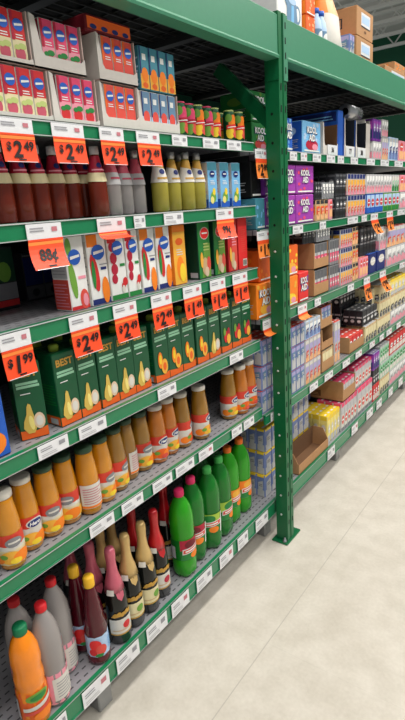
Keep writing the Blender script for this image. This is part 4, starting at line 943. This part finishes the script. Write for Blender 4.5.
# shelf R3
g3 = 'packs on the middle shelf beyond the post'
case('orange', 'lower orange case right against the post with red blue print', g3, 283, 298, R3, .142, [], d=.13, accent='amber', splash='yellow')
case('deeporange', 'upper orange case right against the post', g3, 283, 298, R3 + .143, .14, [], d=.13, accent='yellow', splash='amber')
case('brightred', 'red drink case between orange cases and brown trays', g3, 299, 308.5, R3, .145, KA, d=.15, accent='purple')
def brown_tray(label, group, px0, px1, z, h, lip, n, style, d=.22, x=-.085):
    y0, y1 = fit(x, d, yat(px0, z + h / 2, x), yat(px1, z + h / 2, x), z, h); w = y1 - y0
    r = tray(w, d, h, lip, .012, label, (x - d / 2, (y0 + y1) / 2, z + .001), 'card', False, 'card_dark', group, mark=True)
    if style:
        r2 = pack(style, 'pack of ' + {'pinkcan': 'pink cans', 'creamcan': 'cream cans', 'bluepack': 'blue bottles', 'redcan': 'red cans', 'redtop': 'red topped bottles'}[style] + ' inside the ' + ' '.join(label.replace(' with pink cans', '').replace(' of red topped bottles', '').replace(' of bottles', '').split()[:10]), group, 0, 0, z + .005, h * .93, n, max(3, int(d / .055)), d * .9, x - .006, y0=y0 + .005, y1=y1 - .005, inside=True)
    return r
brown_tray('lower brown tray with pink cans past the red case', g3, 314, 328.5, R3, .135, .06, 4, 'pinkcan')
brown_tray('upper brown tray with pink cans past the red case', g3, 314, 328.5, R3 + .137, .13, .05, 4, 'pinkcan')
for i in range(2): pack('pinkcan', '%s pink and grey can pack beside the brown trays' % ['lower', 'upper'][i], g3, 329.5, 339, R3 + i * .134, .132, 4, 3, .14)
pack('blackpack', 'black pack on the brown trays under the purple shelf', g3, 303, 314, R3 + .27, .075, 4, 3, .16, -.1); pack('silverpack', 'silver wrapped pack on the upper brown tray', g3, 315, 330, R3 + .27, .07, 5, 3, .14)
for i in range(3):
    pack('orangesilver', '%s orange and silver pack in the tall stack on the middle shelf' % ['bottom', 'middle', 'top'][i], g3, 340.5, 352, R3 + i * .103, .102, 5, 3, .14)
    pack('tanpack', '%s orange end pack next to the tall silver stack' % ['bottom', 'middle', 'top'][i], g3, 352.4, 358, R3 + i * .103, .102, 2, 3, .14)
pack('pinkpale', 'pink drink pack at the foot of the black packs', g3, 359.5, 368, R3, .12, 3, 3, .12)
pack('blackpack', 'black pack standing behind pink and blue boxes', g3, 360, 376, R3 + .122, .17, 5, 3, .14, -.11)
pack('navybox', 'navy box with white badge beside the pink pack', g3, 369, 376, R3, .125, 1, 2, .14); pack('navybox', 'navy box with white badge, farther one', g3, 377, 385, R3, .125, 1, 2, .14)
pack('greywhite', 'white pack stacked on the farther navy box', g3, 377, 386, R3 + .126, .15, 2, 2, .14)
pack('greywhite', 'pale pack at the far end of the middle shelf, lower', g3, 387, 408, R3, .13, 5, 3, .14); pack('pinkwhite', 'pale lilac pack at the far end of the middle shelf, upper', g3, 387, 408, R3 + .131, .13, 5, 3, .14)
# shelf R4
g4 = 'packs on the fourth shelf beyond the post'
for i, (h0, hh) in enumerate(((0, .118), (.119, .118), (.238, .1))):
    lv = ['bottom', 'middle', 'top'][i]
    pack('bluepack', 'blue juice box pack against the post, %s of its stack' % lv, g4, 287, 304.5, R4 + h0, hh, 4, 3, .14)
    pack('palepack' if i == 2 else 'pinkwhite', '%s of the stack between blue packs and brown cartons' % ['pale lilac pack at bottom', 'pale lilac pack in the middle', 'white and blue pack on top'][i], g4, 305.3, 320.5, R4 + h0, hh - (.005 if i == 2 else 0), 4, 3, .14)
brown_tray('bottom brown carton with printed side in the triple stack', g4, 322, 334, R4, .125, .06, 3, 'creamcan', .2)
brown_tray('middle brown carton with open window in the triple stack', g4, 321.7, 333, R4 + .127, .12, .045, 3, None, .2)
brown_tray('top brown carton of bottles in the triple stack', g4, 321, 332, R4 + .249, .115, .05, 3, 'bluepack', .2)
pack('pinkwhite', 'upright lilac pack squeezed beside the brown carton stack', g4, 334.5, 340, R4, .24, 2, 3, .13, -.1)
brown_tray('wide open brown box with pink cans inside on the fourth shelf', g4, 349.5, 364, R4, .1, .06, 4, 'redcan', .34)
pack('darkcan', 'dark can pack deep on the fourth shelf, lower', g4, 341, 355, R4 + .115, .12, 5, 3, .14, -.24); pack('darkcan', 'dark can pack deep on the fourth shelf, upper', g4, 340, 355, R4 + .236, .11, 5, 3, .14, -.24)
pack('darkcan', 'dark can pack with red lids in front of the cream cans', g4, 362.5, 377, R4 + .115, .1, 4, 3, .13, -.1)
pack('creamcan', 'cream can pack under the dark red lidded pack', g4, 365.5, 376, R4, .11, 4, 3, .13)
pack('creamcan', 'brown and cream pack under the narrow orange tag', g4, 363, 375, R4 + .217, .1, 4, 3, .13, -.12)
for i in range(3):
    pack('creamcan', 'cream can pack far along, %s of stack beyond the dark cans' % ['bottom', 'middle', 'top'][i], g4, 377.5, 390, R4 + i * .112, .111, 4, 3, .14)
    pack(['greywhite', 'creamcan', 'yellowtop'][i], '%s pack at the far end of the fourth shelf' % ['pale grey bottom', 'cream middle', 'yellow top'][i], g4, 390.5, 408, R4 + i * .112, .111, 5, 3, .14)
# shelf R5
g5 = 'packs on the lowest shelf beyond the post'
for i in range(3):
    pack('yellowedge', 'pale blue pack with yellow edge beyond the post, %s of three' % ['bottom', 'middle', 'top'][i], g5, 287, 308.5, R5 + i * .118, .117, 4, 3, .12, -.19)
tray(yat(325, R5 + .05) - yat(295.5, R5 + .05), .1, .115, .055, 0, 'empty brown cardboard tray at the shelf front past the post', (-.075 - .055, (yat(325, R5 + .05) + yat(295.5, R5 + .05)) / 2, R5), 'card', False, 'card_dark', g5)
pack('yellowtop', 'yellow topped bottle pack in front of the red topped tray', g5, 327.5, 339.5, R5, .17, 4, 7, .34, -.1)
pack('darkyellow', 'dark pack with yellow top lying behind at the back of the lowest shelf', g5, 309, 328, R5 + .175, .12, 5, 3, .14, -.3, y1=yat(343, R5 + .26, -.09) - .01)
brown_tray('brown tray of red topped bottles raised on the lowest shelf', g5, 343, 355.5, R5 + .19, .125, .07, 4, 'redtop', .36, -.09)
pack('redtop', 'red topped bottle pack at the front under the raised brown tray', g5, 341, 356.5, R5, .185, 5, 3, .16, -.09); pack('redtop', 'red topped bottle pack stacked past the raised brown tray', g5, 355, 371, R5 + .187, .15, 5, 3, .14, -.1)
pack('redtop', 'red topped bottle pack farther along at the shelf front', g5, 357.5, 372, R5, .185, 4, 3, .15, -.09)
pack('redcan', 'red and white can pack beyond the red topped bottles', g5, 373, 379, R5, .12, 3, 3, .14); pack('darkcan', 'dark can pack on the red and white one', g5, 373, 379, R5 + .121, .11, 3, 3, .14); pack('purplecan', 'purple can pack topping the dark one', g5, 372, 379.5, R5 + .232, .12, 3, 3, .14)
for i in range(3):
    pack(['creamcan', 'greencan', 'greencan'][i], '%s can pack in the green stack on the lowest shelf' % ['cream bottom', 'mint middle', 'mint top'][i], g5, 380, 389, R5 + i * .122, .121, 4, 3, .14)
    pack(['greywhite', 'greencan', 'redcan'][i], '%s can pack at the far end of the lowest shelf' % ['pale bottom', 'green middle', 'dark red top'][i], g5, 389.7, 408, R5 + i * .122, .121, 6, 3, .14)

# ------------------------------------------------------------------ goods on top of the rack
ZT = 2.2395
gt = 'goods on top of the rack'
def top_y(px, x=-.06, z=2.33): return yat(px, z, x)
def kettle_box():
    y0, y1 = top_y(277, -.07), top_y(302, -.07); w = y1 - y0; d = .22; h = .24
    r = thing('appliance_box', 'white appliance box with a blue jug picture on top of the rack', 'box', gt, (-.07 - d / 2, (y0 + y1) / 2, ZT))
    m = MB(); m.box(-d / 2, d / 2, -w / 2, w / 2, 0, h, 'white', bev=.003); q = m.obj('carton_body', r)
    m = MB(); F = front(m, d / 2); F.ell(w * .3, .085, w * .13, .034, 'steelblue', 1, 20); F.ell(w * .3, .085, w * .08, .024, 'white', 2, 20); F.poly([(-w * .14, .035), (w * .26, .035), (w * .3, .05), (w * .24, .12), (-w * .08, .13), (-w * .22, .118), (-w * .13, .1)], 'steelblue', 3); F.ell(w * .08, .125, w * .16, .012, 'paleblue', 4); F.poly([(w * .02, .042), (w * .14, .042), (w * .14, .11), (w * .04, .11)], 'skyblue', 4); F.lines(-w * .05, w * .28, .18, .2, 2, 'steelblue', 1)
    m.obj('front_print', q)
    m = MB(); G = side(m, -w / 2); G.lines(-d * .1, d * .42, .05, .062, 1, 'steelblue', 1, .8); [G.rect(d * (-.2 + .09 * k), d * (-.14 + .09 * k), .03, .044, 'steelblue', 1) for k in range(6)]; m.obj('side_print', q)
kettle_box()
for i in range(2):
    y0, y1 = top_y(305), top_y(315); case('deeporange', 'orange carton beside the white appliance box, %s of two' % ['bottom', 'top'][i], gt, 0, 0, ZT + i * .1, .1, [], d=.16, x=-.055, accent='peach', sidecol='orange', y0=y0, y1=y1 - .01)
def detergent(px, label):
    y_ = top_y(px, -.09); r = thing('detergent_bottle', label, 'bottle', gt, (-.1, y_, ZT)); P = [(.024, 0), (.028, .006), (.028, .09), (.024, .12), (.014, .14), (.014, .155)]
    m = MB(); m.lathe(P, 'paleblue', 18); q = m.obj('plastic_body', r); m = MB(); m.lathe([(.016, .15), (.016, .17), (.0001, .172)], 'blue', 14); m.obj('cap', r)
    m = MB(); F = wrapf(m, P, 6); F.rect(-.05, .05, .02, .085, 'steelblue'); F.ell(0, .055, .02, .022, 'white', 3); m.obj('label_print', q)
detergent(317.5, 'pale blue bottle on the rack, nearer one by the orange cartons'); detergent(322.5, 'pale blue bottle on the rack, farther one by the orange bag')
def bag():
    y0, y1 = top_y(327.5), top_y(344); w = y1 - y0; r = thing('plastic_bag', 'soft orange and white bag standing on top of the rack', 'bag', gt, (-.15, (y0 + y1) / 2 + .045, ZT))
    m = MB(); n = 9; prof = [(0, .9, .075), (.03, 1, .09), (.1, .97, .085), (.18, .88, .07), (.25, .7, .045), (.3, .55, .02), (.32, .5, .004)]
    seg = 20; vs = []
    for z, a, b2 in prof:
        for k in range(seg):
            t = 2 * PI * k / seg; s = 1 + .04 * math.sin(5 * t + z * 30)
            vs.append((b2 * math.cos(t) * s, w / 2 * a * math.copysign(abs(math.sin(t)) ** .7, math.sin(t)) * s, z))
    fs = [(i * seg + k, i * seg + (k + 1) % seg, (i + 1) * seg + (k + 1) % seg, (i + 1) * seg + k) for i in range(len(prof) - 1) for k in range(seg)]
    fs_lo = fs[:seg * 3]; fs_hi = fs[seg * 3:]
    m.add(vs, fs_lo + [tuple(range(seg - 1, -1, -1))], 'offwhite', True); o_ = 0
    for f in fs_hi: m.f.append(f); m.m.append(m.mi('peach' if (f[0] % seg) in (0, 1, 2, 18, 19) else 'orange')); m.sm.append(True)
    m.f.append(tuple(range((len(prof) - 1) * seg, len(prof) * seg))); m.m.append(m.mi('orange')); m.sm.append(False)
    m.obj('bag_body', r)
bag()
def ship_box(y0, y1, z, h, d, x, label, brand=True):
    w = y1 - y0; r = thing('shipping_box', label, 'box', gt, (x - d / 2, (y0 + y1) / 2, z))
    m = MB(); m.box(-d / 2, d / 2, -w / 2, w / 2, 0, h, 'card', bev=.003); q = m.obj('carton_body', r)
    m = MB(); F = front(m, d / 2); F.rect(-w * .25, w * .3, h * .4, h * .85, 'paper'); F.rect(-w * .2, w * .25, h * .5, h * .76, 'paleblue', 2); F.rect(-w * .25, w * .3, h * .36, h * .4, 'charcoal', 2); F.ell(0, h * .22, w * .07, h * .05, 'card_dark')
    m.obj('front_label', q); m = MB(); G = side(m, -w / 2); s = d * .2; u = -d * .12
    for a in ((u - s, u + s, h * .3, h * .34), (u - s, u + s, h * .62, h * .66), (u - s, u - s * .8, h * .3, h * .66), (u + s * .8, u + s, h * .3, h * .66)): G.rect(*a, 'charcoal', 1)
    G.rect(u - s * .5, u + s * .5, h * .42, h * .54, 'charcoal', 1)
    m.obj('side_marking', q); m = MB(); T = topf(m, h); T.rect(-w / 2, w / 2, -.02, .02, 'tan'); m.obj('tape', q)
ys0, ys1 = top_y(356.5, -.05, 2.33), top_y(373, -.05, 2.33)
ship_box(ys0, ys1, ZT, .13, .17, -.05, 'brown shipping box with white label, lower of the stack on the rack'); ship_box(ys0, ys1 - .01, ZT + .131, .13, .18, -.05, 'brown shipping box with white label, upper of the stack on the rack')
pack('bluepack', 'blue and white bottle pack tucked before the brown shipping boxes', gt, 349.5, 354.3, ZT, .125, 2, 2, .12, -.06)
yf = top_y(385, -.1, 2.3)
ship_box(yf, yf + .5, ZT, .1, .34, -.1, 'low brown box far along the top of the rack'); case('card', 'orange and brown carton beyond the low brown box on the rack', gt, 0, 0, ZT + .1, .06, [], d=.16, x=-.12, accent='orange', y0=yf + .25, y1=yf + .48)

# ------------------------------------------------------------------ light, sky, camera
w = bpy.data.worlds.new('World'); scene.world = w; w.use_nodes = True
w.node_tree.nodes['Background'].inputs[0].default_value = (.93, .97, 1, 1); w.node_tree.nodes['Background'].inputs[1].default_value = .29
def area(loc, sx, sy, e, rot=(0, 0, 0), col=(1, .97, .92)):
    l = bpy.data.lights.new('aisle and fill lamp', 'AREA'); l.shape = 'RECTANGLE'; l.size = sx; l.size_y = sy; l.energy = e; l.color = col
    o = bpy.data.objects.new('aisle and fill lamp', l); COL.objects.link(o); o.location = loc; o.rotation_euler = rot
area((1.5, 3.5, 5.6), .5, 11, 330); area((3.6, 3.5, 5.4), .6, 12, 300, (0, .5, 0)); area((-8.3, 9, 5.6), .5, 12, 230); area((1.5, 8, 5.85), .5, 12, 80, (PI, 0, 0)); area((-8.2, 11, 5.6), .5, 10, 120, (PI, 0, 0))  # the two upturned lamps are added fill to brighten the ceiling
cd = bpy.data.cameras.new('camera'); cam = bpy.data.objects.new('camera', cd); COL.objects.link(cam); scene.camera = cam
cd.sensor_fit = 'AUTO'; cd.sensor_width = 36; cd.lens = FPX / 720 * 36; cd.clip_start = .05
cam.matrix_world = Matrix([[*MR[0], CAMX], [*MR[1], 0], [*MR[2], CAMZ], [0, 0, 0, 1]])
scene.view_settings.view_transform = 'Standard'; scene.view_settings.exposure = -.06
